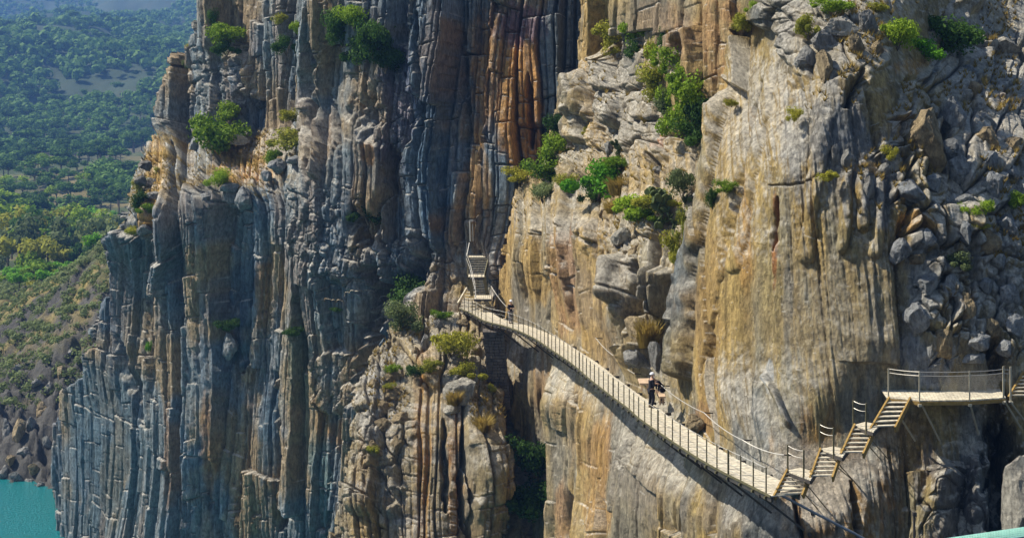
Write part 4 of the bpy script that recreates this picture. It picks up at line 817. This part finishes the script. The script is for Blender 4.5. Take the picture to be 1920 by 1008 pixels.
def railbar(off, dz, wd, ht, nm, mt, st=6, nrm=NQ, par=bw, path=Q):
    mb = MB(); k = list(range(0, len(path), st))
    if k[-1] != len(path)-1: k.append(len(path)-1)
    for i, j in zip(k[:-1], k[1:]): mb.bar(path[i]+nrm[i]*off+Vector((0, 0, dz)), path[j]+nrm[j]*off+Vector((0, 0, dz)), wd, ht)
    return mb.build(nm, mt, par)
railbar(.02, -.15, .09, .2, 'edge_beam', M_DARK); railbar(W-.3, -.15, .09, .2, 'inner_beam', M_DARK); railbar(-.06, -.02, .04, .09, 'edge_board', M_STEEL)
def rope(pts, r, nm, mt, par=None, sag=.0, n=8):
    P = []
    for a, b_ in zip(pts[:-1], pts[1:]):
        for k in range(n): t = k/n; P.append(a.lerp(b_, t)-Vector((0, 0, sag*4*t*(1-t))))
    P.append(pts[-1]); mb = MB(); mb.tube(P, r, 5); return mb
ip = list(range(2, len(Q), 8))
posts = [Q[i]-NQ[i]*.03 for i in ip]
for k, p in enumerate(posts):
    mb = MB(); big = k % 8 == 3; s_ = .075 if big else .05
    mb.bar(p+Vector((0, 0, -.22)), p+Vector((0, 0, 1.02)), s_, s_, (0, 1, 0)); mb.bar(p+Vector((0, 0, -.16))+NQ[ip[k]]*.05, p+Vector((0, 0, -.16))-NQ[ip[k]]*.09, .1, .1)
    mb.build('post', M_STEEL, bw)
for hgt in (1.0, .72, .45, .2):
    rope([p+Vector((0, 0, hgt)) for p in posts], .013 if hgt > .9 else .007, 'cable', M_CABLE, sag=.012, n=3).build('cable', M_CABLE, bw)
for k, i in enumerate(range(10, len(Q)-6, 20)):
    mb = MB(); a = Q[i]+Vector((0, 0, -.22)); inn = Q[i]+NQ[i]*(W+.5)+Vector((0, 0, -.22)); low = Q[i]+NQ[i]*(W+.45)+Vector((0, 0, -1.75))
    mb.bar(a-NQ[i]*.08, inn, .1, .13); mb.bar(a, low, .08, .08); mb.build('bracket', M_DARK, bw)
# wall-side handrail rope
hr = empty('handrail', Q[0]+NQ[0]*W, 'pale wall side handrail cable above the inner edge of the boardwalk', 'handrail')
wp = [(921, 536, 107), (950, 575, 103.5)], [(1117, 633, 85.5), (1155, 669, 81.2), (1190, 700, 78)], [(1240, 722, 71.5), (1320, 773, 64.8), (1392, 824, 60.6), (1470, 852, 57.9)]
for seg in wp:
    P = [px(*q) for q in seg]; rope(P, .018, 'cable', M_CABLE, sag=.12, n=8).build('cable', M_CABLE, hr)
    for q in P: mb = MB(); mb.bar(q, q+Vector((.45, .35, -.1)), .05, .05); mb.build('wall_bolt', M_DARK, hr)
# wire mesh panel in the railing behind the far walker
# ------------------------------------------------------------------ stairs
def flight(name, label, c, n, parent=None, tw=.045, string=True, drop=.1, smat=M_STRING, risers=False, treadmat=M_WOOD):
    BL, BR, TL, TR = c; e = empty(name, (BL+BR)/2, label, 'staircase')
    for k in range(n):
        t0 = (k+.0)/n; a = BL.lerp(TL, t0); b_ = BR.lerp(TR, t0); t1 = (k+.72)/n; a2 = BL.lerp(TL, t1); b2 = BR.lerp(TR, t1)
        z = a.z+(TL.z-BL.z)/n*.25+.02; q = [Vector((a.x, a.y, z)), Vector((b_.x, b_.y, z)), Vector((b2.x, b2.y, z)), Vector((a2.x, a2.y, z))]
        mb = MB(); mb.quadslab(q, tw); mb.build('tread', treadmat, e)
    if string:
        for A, B in ((BL, TL), (BR, TR)):
            mb = MB(); d = Vector((0, 0, -.06)); mb.bar(A+d-(B-A)*.06, B+d+(B-A)*.05, .07, .26); mb.build('stringer', smat, e)
    return e
h0, h1, h2, h3, h4 = 14.5, 13.8, 13.1, 12.35, 11.6
FL = [
 ((1453, 927, h0), (1506, 925, h0), (1476, 882, h1), (1521, 884, h1), 6, 'lowest short timber flight beside the near end of the boardwalk'),
 ((1520, 893, h1), (1562, 892, h1), (1538, 843, h2), (1578, 844, h2), 6, 'second lowest short timber flight on the right'),
 ((1578, 849, h2), (1620, 848, h2), (1602, 798, h3), (1642, 799, h3), 6, 'third short timber flight, just below the top one'),
 ((1634, 801, h3), (1680, 799, h3), (1666, 748, h4), (1706, 748, h4), 6, 'top short timber flight leading up to the meshed platform'),
]
for bl, br, tl, tr, n, lab in FL: flight('timber_stairs', lab, [lvl(*q) for q in (bl, br, tl, tr)], n)
def landing(name, label, q, posts_, cable=True, cat='landing', ph=1.0, struts=()):
    P = [Vector(a) for a in q]; e = empty(name, sum(P, Vector())/len(P), label, cat); mb = MB()
    A, B, C_, D_ = P; m = max(3, int((B-A).length/.13)); g = .12
    for k in range(m):
        t0, t1 = (k+g)/m, (k+1)/m; mb.quadslab([A.lerp(B, t0), A.lerp(B, t1), D_.lerp(C_, t1), D_.lerp(C_, t0)], .05)
    mb.build('planks', M_WOOD, e)
    mb = MB(); dz = Vector((0, 0, -.12))
    for a, b_ in ((A, B), (B, C_), (C_, D_), (D_, A)): mb.bar(a+dz, b_+dz, .07, .13)
    mb.build('frame', M_DARK, e)
    tops = []
    for p in posts_:
        p = Vector(p); mb = MB(); mb.bar(p-Vector((0, 0, .2)), p+Vector((0, 0, ph+.04)), .06, .06, (0, 1, 0)); mb.build('post', M_STEEL, e); tops.append(p)
    if len(tops) > 1:
        for hh in (ph, ph*.72): rope([p+Vector((0, 0, hh)) for p in tops], .012, 'cable', M_CABLE, sag=.05, n=5).build('cable', M_CABLE, e)
    for a, b_ in struts: mb = MB(); mb.tube([a, b_], .022, 6); mb.build('strut', M_STEEL, e)
    return e
def wallpt(x, y, back=.25): return surf(x, y, ('sunlit_wall', 'gully_wall'), pull=-back)
L1 = [lvl(1476, 882, h1), lvl(1521, 897, h1), lvl(1560, 880, h1), lvl(1512, 877, h1)]
landing('stair_landing', 'lowest triangular timber landing at the top of the lowest flight', [lvl(1474, 881, h1), lvl(1520, 898, h1), lvl(1530, 884, h1), lvl(1500, 876, h1)], [lvl(1477, 882, h1), lvl(1507, 893, h1)], struts=[(lvl(1478, 884, h1)-Vector((0, 0, .1)), wallpt(1536, 957)), (lvl(1508, 897, h1)-Vector((0, 0, .1)), wallpt(1554, 958))])
landing('stair_landing', 'second lowest timber landing between the short flights', [lvl(1536, 841, h2), lvl(1580, 855, h2), lvl(1590, 842, h2), lvl(1562, 836, h2)], [lvl(1537, 842, h2), lvl(1563, 850, h2)], struts=[(lvl(1538, 844, h2)-Vector((0, 0, .1)), wallpt(1606, 905)), (lvl(1565, 856, h2)-Vector((0, 0, .1)), wallpt(1616, 918))])
landing('stair_landing', 'upper timber landing under the top short flight', [lvl(1600, 796, h3), lvl(1638, 808, h3), lvl(1650, 796, h3), lvl(1622, 790, h3)], [lvl(1600, 797, h3), lvl(1624, 804, h3)], struts=[(lvl(1602, 799, h3)-Vector((0, 0, .1)), wallpt(1652, 862)), (lvl(1626, 810, h3)-Vector((0, 0, .1)), wallpt(1672, 868))])
# deck end post
# platform with net
PA, PB, PC, PD = lvl(1662, 744, h4), lvl(1886, 744.5, h4-.05), lvl(1886, 734, h4-.05), lvl(1662, 737, h4)
PA2 = lvl(1724, 750, h4); PB2 = lvl(1818, 749.5, h4)
pf = empty('viewing_platform', (PA+PB)/2, 'timber platform with tall posts and a wire net above the top short flight', 'platform')
front = [PA, PA2, PB2, PB]; back = [PD, lvl(1724, 736.5, h4), lvl(1818, 735.5, h4), PC]; mb = MB()
for (a, b_), (c_, d_) in zip(zip(front[:-1], front[1:]), zip(back[:-1], back[1:])):
    m = int((b_-a).length/.14)
    for k in range(m): t0, t1 = (k+.1)/m, (k+1)/m; mb.quadslab([a.lerp(b_, t0), a.lerp(b_, t1), c_.lerp(d_, t1)+Vector((0, .9, 0)), c_.lerp(d_, t0)+Vector((0, .9, 0))], .05)
mb.build('planks', M_WOOD, pf)
mb = MB()
for a, b_ in zip(front[:-1], front[1:]): mb.bar(a-Vector((0, 0, .13)), b_-Vector((0, 0, .13)), .07, .14)
mb.build('edge_beam', M_STRING, pf)
pp = [PA+Vector((.1, .05, 0)), PA2, PB2, PB-Vector((.1, 0, 0)), lvl(1895, 745, h4)]
for k, p in enumerate(pp):
    mb = MB(); mb.bar(p-Vector((0, 0, .28)), p+Vector((0, 0, 1.2 if k < 3 else 1.3)), .07 if k > 2 else .05, .05, (0, 1, 0)); mb.bar(p-Vector((0, 0, .2))-Vector((0, .12, 0)), p-Vector((0, -.12, .2)), .14, .1); mb.build('post', M_PALE, pf)
for hh in (1.18, 1.02): rope([p+Vector((0, 0, hh)) for p in pp], .014, 'cable', M_CABLE, sag=.02, n=4).build('cable', M_CABLE, pf)
mb = MB(); na = pp[1].lerp(pp[2], .35); nb = pp[3]
nn = 60
for i in range(nn+1):
    t = i/nn
    for (A, B) in ((0, 1), (1, 0)):
        t2 = t+(.16 if A == 0 else -.16)
        if not 0 <= t2 <= 1: continue
        a = na.lerp(nb, t); b_ = na.lerp(nb, t2); mb.bar(a+Vector((0, 0, .04)), b_+Vector((0, 0, 1.0)), .0045, .0045)
mb.build('wire_net', M_CABLE, pf)
for (a, b_) in (((1726, 753), (1762, 826)), ((1818, 753), (1835, 814)), ((1884, 752), (1914, 802)), ((1893, 752), (1924, 792)), ((1668, 750), (1716, 826))):
    A = px(*a, 58.7); B = wallpt(*b_, .05); B.y = min(B.y, 60.2); mb = MB(); mb.tube([A, px(b_[0], b_[1], B.y)], .045, 7); mb.build('strut', M_PALE, pf)
flight('timber_stairs', 'cut off timber flight climbing out of the picture beside the platform', [lvl(1893, 742, h4), lvl(1932, 742, h4), lvl(1918, 700, h4-.75), lvl(1950, 700, h4-.75)], 6)
# far stairs
FS = [((896, 582, 14.5), (930, 582, 14.5), (891, 560, 13.5), (921, 560, 13.5), 6, 'lowest far flight rising straight from the far end of the boardwalk'),
      ((885, 551, 13.5), (914, 551, 13.5), (880, 519, 12.15), (908, 519, 12.15), 7, 'middle far flight between the two small far landings'),
      ((877, 513, 12.15), (909, 513, 12.15), (878, 482, 10.9), (917, 482, 10.9), 7, 'highest far flight ending at the top far landing'),
      ((861, 578, 14.5), (895, 580, 14.5), (876, 544, 13.35), (892, 544, 13.35), 6, 'far flight fanning out to the left from the boardwalk end')]
for bl, br, tl, tr, n, lab in FS: flight('timber_stairs', lab, [lvl(*q) for q in (bl, br, tl, tr)], n, smat=M_STEEL, string=(n != 6))
def rect(x0, x1, ya, yb, h): return [lvl(x0, ya, h), lvl(x1, ya, h), lvl(x1, yb, h), lvl(x0, yb, h)]
landing('stair_landing', 'lower far landing between far flights', rect(889, 921, 560, 553, 13.5), [])
landing('stair_landing', 'upper far landing between far flights', rect(878, 908, 519, 514, 12.15), [])
landing('stair_landing', 'topmost far landing against the shaded cliff', rect(878, 918, 482, 477, 10.9), [])
mb = MB(); fr = empty('handrail', lvl(886, 585, 14.5), 'pale metal stair handrail beside the far flights', 'handrail')
pth = [(875, 478, 10.9), (874, 497, 11.7), (882, 520, 12.15), (891, 558, 13.5), (893, 584, 14.5)]
base = [lvl(*q) for q in pth]
for p in base: mb = MB(); mb.bar(p-Vector((0, 0, .1)), p+Vector((0, 0, 1.05)), .05, .05, (0, 1, 0)); mb.build('post', M_CABLE, fr)
for hh in (1.02, .6): rope([p+Vector((0, 0, hh)) for p in base], .022, 'cable', M_CABLE, n=3).build('rail', M_CABLE, fr)
mb = MB(); mb.bar(px(858, 569, 107), px(875, 540, 109.5), .1, .16); o = mb.build('timber_board', M_WOOD); tag(o, 'slanting pale timber board at the left of the fanning far flight', 'board')
mb = MB(); A = surf(882, 450); A = px(882, 452, 112.5); mb.tube([A, px(881, 414, 112.5)], .05, 7); mb.tube([A+Vector((.22, 0, 0)), px(886, 420, 112.5)], .035, 7); mb.bar(px(880, 413, 112.4), px(887, 413, 112.4), .12, .1); mb.bar(px(880, 455, 112.4), px(875, 480, 111.5), .06, .06)
o = mb.build('metal_pole', M_CABLE); tag(o, 'thin double metal pole standing above the topmost far landing', 'pole')
# iron rungs
e = empty('iron_rungs', surf(936, 414)+Vector((0, -.2, -.2)), 'rusty iron rungs fixed in the ochre rock above the far stairs', 'rungs'); M_RUST = mat_plain('rusty_iron', (.09, .045, .025), .8)
for k in range(8):
    y = 362+k*7.2; D = surf(936, y, ('shaded_cliff',)).y-.12; mb = MB(); a, b_ = px(927, y, D), px(943, y+.6, D); mb.tube([a+Vector((0, .3, 0)), a, b_, b_+Vector((0, .3, 0))], .022, 5); mb.build('rung', M_RUST, e)
# masonry under the deck
def masonry():
    r = random.Random(9); mb = MB(); D = 101.2
    for k in range(26):
        y = 622+k*5.6; x0 = 905+k*.55+r.uniform(-1.5, 1.5); x1 = 945+k*.5
        x = x0
        while x < x1:
            wv = r.uniform(6, 13); a = px(x, y, D+r.uniform(-.06, .06)); b_ = px(min(x+wv-.6, x1), y+4.9+r.uniform(-.5, .3), D)
            mb.hexa([(a.x, a.y, b_.z), (b_.x, a.y, b_.z), (b_.x, a.y+1.6, b_.z), (a.x, a.y+1.6, b_.z), (a.x, a.y, a.z), (b_.x, a.y, a.z), (b_.x, a.y+1.6, a.z), (a.x, a.y+1.6, a.z)]); x += wv
    o = mb.build('masonry_pier', mat_plain('dark_masonry', (.11, .095, .08), .9, 0, .4, 2, .3)); tag(o, 'dark old stone masonry pier under the far end of the boardwalk', 'masonry pier')
masonry()
# pipes on the wall
mb = MB(); mb.tube([px(1462, 926, 56.5), px(1530, 962, 56.6), px(1600, 998, 56.8), px(1660, 1032, 57)], .055, 8); o = mb.build('pipe', mat_plain('blue_grey_pipe', (.22, .25, .30), .5, .3)); tag(o, 'blue grey pipe slanting down the wall under the lowest flight', 'pipe')
mb = MB(); mb.tube([px(1714, 966, 57), px(1714, 1030, 57)], .05, 8); mb.bar(px(1711, 963, 56.95), px(1718, 963, 56.95), .16, .16); o = mb.build('pipe', M_DARK); tag(o, 'short black vertical pipe at the bottom edge right of the slanting pipe', 'pipe')
for x, y, D, lab in ((1523, 962, 57, 'small black box standing in for a square wall hole just above the slanting pipe'), (1518, 1001, 57, 'small black box standing in for a square wall hole just below the slanting pipe')):  # added black boxes stand for the dark of square holes in the wall
    b_ = px(x, y, surf(x, y).y-.02); mb = MB(); mb.bar(b_-Vector((.07, 0, 0)), b_+Vector((.07, 0, 0)), .12, .13); mb.bar(b_-Vector((.03, .08, 0)), b_+Vector((.03, -.08, 0)), .05, .05); o = mb.build('hole_box', M_DARK); tag(o, lab, 'hole box')
# loose timber slabs by the walkers
for (x, y, lab, wv) in ((1209, 716, 'flat pinkish timber slab at the inner edge left of the walkers', .3), (1241, 741, 'small pinkish timber slab under the leaning walker', .16)):
    p = px(x, y, 74 if x < 1220 else 71.9); mb = MB(); mb.quadslab([p+Vector((-wv, -.25, 0)), p+Vector((wv, -.3, 0)), p+Vector((wv, .5, .12)), p+Vector((-wv*1.1, .45, .12))], .08); mb.bar(p+Vector((-wv*.5, .1, -.5)), p+Vector((-wv*.5, .1, 0)), .08); mb.bar(p+Vector((wv*.5, .1, -.5)), p+Vector((wv*.5, .1, 0)), .08)
    o = mb.build('timber_slab', mat_plain('pinkish_timber', (.5, .36, .24), .8)); tag(o, lab, 'timber slab')
# ------------------------------------------------------------------ footbridge corner
def footbridge():
    A = px(1560, 1040, 24); B = px(1980, 979.5, 21.2); e = empty('footbridge', A, 'turquoise perforated edge of a steel footbridge crossing the bottom right corner', 'footbridge')
    mt = mat_plain('turquoise_perforated_steel', lin(150, 206, 196), .45, .1, .12, 9); d = (B-A).normalized(); nrm = Vector((d.y, -d.x, 0)).normalized(); L = (B-A).length
    mb = MB(); hgt = .125; m = 90; rows = 4                       # perforated kick plate: bars between the holes
    for r_ in range(rows+1): dz = Vector((0, 0, -hgt*r_/rows)); mb.bar(A+dz, B+dz, .016, .018)
    for k in range(m+1):
        p = A+d*L*k/m; mb.bar(p, p-Vector((0, 0, hgt)), .02, .01)
    mb.build('kick_plate', mt, e)
    mb = MB(); back = Vector((.02, .03, 0)); q = A+back; mb.bar(A+back-Vector((0, 0, hgt/2)), B+back-Vector((0, 0, hgt/2)), .006, hgt*.98); mb.build('backing_strip', mat_plain('pale_turquoise_steel', lin(186, 224, 216), .5), e)
    mb = MB(); mb.bar(A-Vector((0, 0, hgt+.10)), B-Vector((0, 0, hgt+.10)), .1, .17); mb.build('edge_beam', mat_plain('dark_blue_steel', (.02, .05, .09), .5, .3), e)
    mb = MB(); z = Vector((0, 0, -hgt-.03)); mm = 26
    for k in range(mm):
        a = A.lerp(B, k/mm)+z; b_ = A.lerp(B, (k+.85)/mm)+z; o2 = nrm*1.2; mb.quadslab([a+o2, b_+o2, b_+nrm*.07, a+nrm*.07], .04)
    mb.build('planks', M_WOOD, e)
footbridge()
# ------------------------------------------------------------------ people
M_SKIN = mat_plain('skin', (.42, .25, .17), .6); M_BLACK = mat_plain('black_cloth', (.012, .012, .018), .9); M_HELM = mat_plain('white_helmet', (.75, .76, .80), .35, 0, .05)
M_GREYC = mat_plain('grey_cloth', (.16, .16, .17), .9); M_TEAL = mat_plain('dark_teal_cloth', (.02, .06, .09), .9); M_BROWN = mat_plain('tan_cloth', (.36, .24, .14), .9); M_SHOE = mat_plain('brown_shoes', (.05, .035, .025), .8)
def skinned(name, verts, edges, radii, mat, parent, root=0, sub=2):
    me = bpy.data.meshes.new(name); me.from_pydata(verts, edges, []); o = bpy.data.objects.new(name, me); COL.objects.link(o)
    sk = o.modifiers.new('s', 'SKIN'); sk.use_smooth_shade = True
    for i, r in enumerate(radii):
        s = me.skin_vertices[0].data[i]; s.radius = (r, r) if not hasattr(r, '__len__') else r; s.use_root = (i == root)
    ss = o.modifiers.new('b', 'SUBSURF'); ss.levels = sub; ss.render_levels = sub
    dg = bpy.context.evaluated_depsgraph_get(); dg.update(); ev = o.evaluated_get(dg); m2 = bpy.data.meshes.new_from_object(ev); o.modifiers.clear(); o.data = m2; m2.name = name
    m2.materials.clear(); m2.materials.append(mat); o.parent = parent; return o
def ell(name, c, r, mat, parent, rot=(0, 0, 0), cut=None):
    bm = bmesh.new(); bmesh.ops.create_uvsphere(bm, u_segments=20, v_segments=14, radius=1)
    if cut is not None: bmesh.ops.delete(bm, geom=[v for v in bm.verts if v.co.z < cut], context='VERTS')
    me = bpy.data.meshes.new(name); bm.to_mesh(me); bm.free(); me.materials.append(mat); me.polygons.foreach_set('use_smooth', [True]*len(me.polygons))
    o = bpy.data.objects.new(name, me); COL.objects.link(o); o.parent = parent; o.location = c; o.scale = r; o.rotation_euler = rot; return o
def person(loc, yaw, label, top, leg, lean=0, arms='down', knee=0, scale=1, pack=None, sleeves=True):
    """figure facing its own +Y; lean bends the trunk forward at the hips"""
    e = empty('person', loc, label, 'person', rz=yaw); e.scale = (scale,)*3
    R = Matrix.Rotation(-lean, 3, 'X'); hip = Vector((0, 0, .92-knee*.12))
    def T(x, y, z): return hip+R @ Vector((x, y, z-.92))
    V = [hip, T(0, .01, 1.10), T(0, .0, 1.30), T(0, 0, 1.43), T(0, .01, 1.52), T(0, .03, 1.62), T(0, .035, 1.71)]
    r = [.135, .125, .15, .085, .055, .085, .075]; E = [(0, 1), (1, 2), (2, 3), (3, 4), (4, 5), (5, 6)]
    def leg_(s):
        k = len(V); fx = .05*s
        V.extend([hip+Vector((.09*s, .0, -.06)), Vector((.10*s, .05+.16*knee+fx, .50-.02*knee)), Vector((.10*s, -.03+fx*.6, .10)), Vector((.11*s, .10+fx*.6, .045))]); r.extend([.10, .068, .045, .04]); E.extend([(0, k), (k, k+1), (k+1, k+2), (k+2, k+3)]); return k
    l1, l2 = leg_(1), leg_(-1)
    hands = []
    def arm(s):
        k = len(V)
        if arms == 'down': el_, wr = T(.25*s, -.02, 1.13), T(.26*s, .08, .88)
        elif arms == 'front': el_, wr = T(.25*s, .06, 1.15), T(.13*s, .28, 1.20)
        else: el_, wr = hip+R @ Vector((.24*s, .12, .26)), hip+R @ Vector((.16*s, .32, .10))
        V.extend([T(.17*s, 0, 1.40), el_, wr]); r.extend([.058, .042, .03]); E.extend([(3, k), (k, k+1), (k+1, k+2)])
        d = (wr-el_).normalized(); sd = d.cross(Vector((0, 0, 1))); sd = sd.normalized() if sd.length > .1 else Vector((1, 0, 0)); cu = sd.cross(d)
        j = len(V); V.append(wr+d*.06); r.append((.034, .02)); E.append((k+2, j))
        for q, (o_, ln) in enumerate(((-.03, .065), (-.01, .08), (.01, .075), (.03, .06))):
            m_ = len(V); V.extend([wr+d*.10+sd*o_, wr+d*(.10+ln*.5)+sd*o_-cu*.012, wr+d*(.10+ln*.85)+sd*o_-cu*.04]); r.extend([.0095, .009, .008]); E.extend([(j, m_), (m_, m_+1), (m_+1, m_+2)])
        m_ = len(V); V.extend([wr+d*.05+sd*.04, wr+d*.09+sd*.065]); r.extend([.011, .009]); E.extend([(j, m_), (m_, m_+1)]); return k
    a1, a2 = arm(1), arm(-1)
    skinned('body', V, E, r, M_SKIN, e)
    g = 1.22
    TV = [V[0]+Vector((0, 0, .02)), V[1], V[2], V[3]]+[V[a1], V[a1+1], V[a1+1].lerp(V[a1+2], .85 if sleeves else .1), V[a2], V[a2+1], V[a2+1].lerp(V[a2+2], .85 if sleeves else .1)]
    skinned('jacket', TV, [(0, 1), (1, 2), (2, 3), (3, 4), (4, 5), (5, 6), (3, 7), (7, 8), (8, 9)], [.165, .155, .18, .10, .078, .062, .05, .078, .062, .05], top, e, 1)
    LV = [V[0], V[l1], V[l1+1], V[l1+2], V[l2], V[l2+1], V[l2+2]]
    skinned('trousers', LV, [(0, 1), (1, 2), (2, 3), (0, 4), (4, 5), (5, 6)], [.155, .125, .088, .068, .125, .088, .068], leg, e)
    for l in (l1, l2): p = V[l+2]; ell('shoe', (p.x, p.y+.07, .05), (.05, .135, .055), M_SHOE, e)
    hc = V[5].lerp(V[6], .35); rot = (-lean*.8, 0, 0); RR = Matrix.Rotation(-lean*.8, 3, 'X')
    ell('helmet', hc+RR @ Vector((0, -.01, .035)), (.118, .14, .125), M_HELM, e, rot, cut=-.12)
    ell('helmet_peak', hc+RR @ Vector((0, .11, .04)), (.085, .06, .012), M_HELM, e, rot)
    ell('nose', hc+RR @ Vector((0, .105, -.035)), (.013, .02, .022), M_SKIN, e, rot)
    for s in (1, -1):
        ell('ear', hc+RR @ Vector((.088*s, 0, -.03)), (.012, .022, .032), M_SKIN, e, rot); ell('eye', hc+RR @ Vector((.033*s, .088, -.01)), (.013, .008, .009), M_BLACK, e, rot)
    ell('mouth', hc+RR @ Vector((0, .09, -.075)), (.026, .008, .006), M_RUST, e, rot)
    if pack: ell('backpack', T(0, -.20, 1.24), (.15, .10, .23), pack, e, (-lean, 0, 0))
    return e
person(lvl(1221, 764, HD), math.radians(-75), 'standing walker in dark clothes and white helmet facing the rock wall', M_BLACK, M_BLACK, lean=.05, arms='front')
person(lvl(1243, 755, HD)+Vector((-.03, .0, 0)), math.radians(100), 'leaning walker in dark top and white helmet bending towards the standing one', M_BLACK, M_BLACK, lean=.75, arms='reach', knee=.8, scale=.95)
person(lvl(957, 606, HD), math.radians(-150), 'far walker in white helmet, black top and grey trousers at the far end', M_BLACK, M_GREYC, lean=.08, arms='front', scale=.95, pack=M_BROWN)
for o in bpy.data.objects:
    if '_org' in o: del o['_org']
bpy.context.view_layer.update()
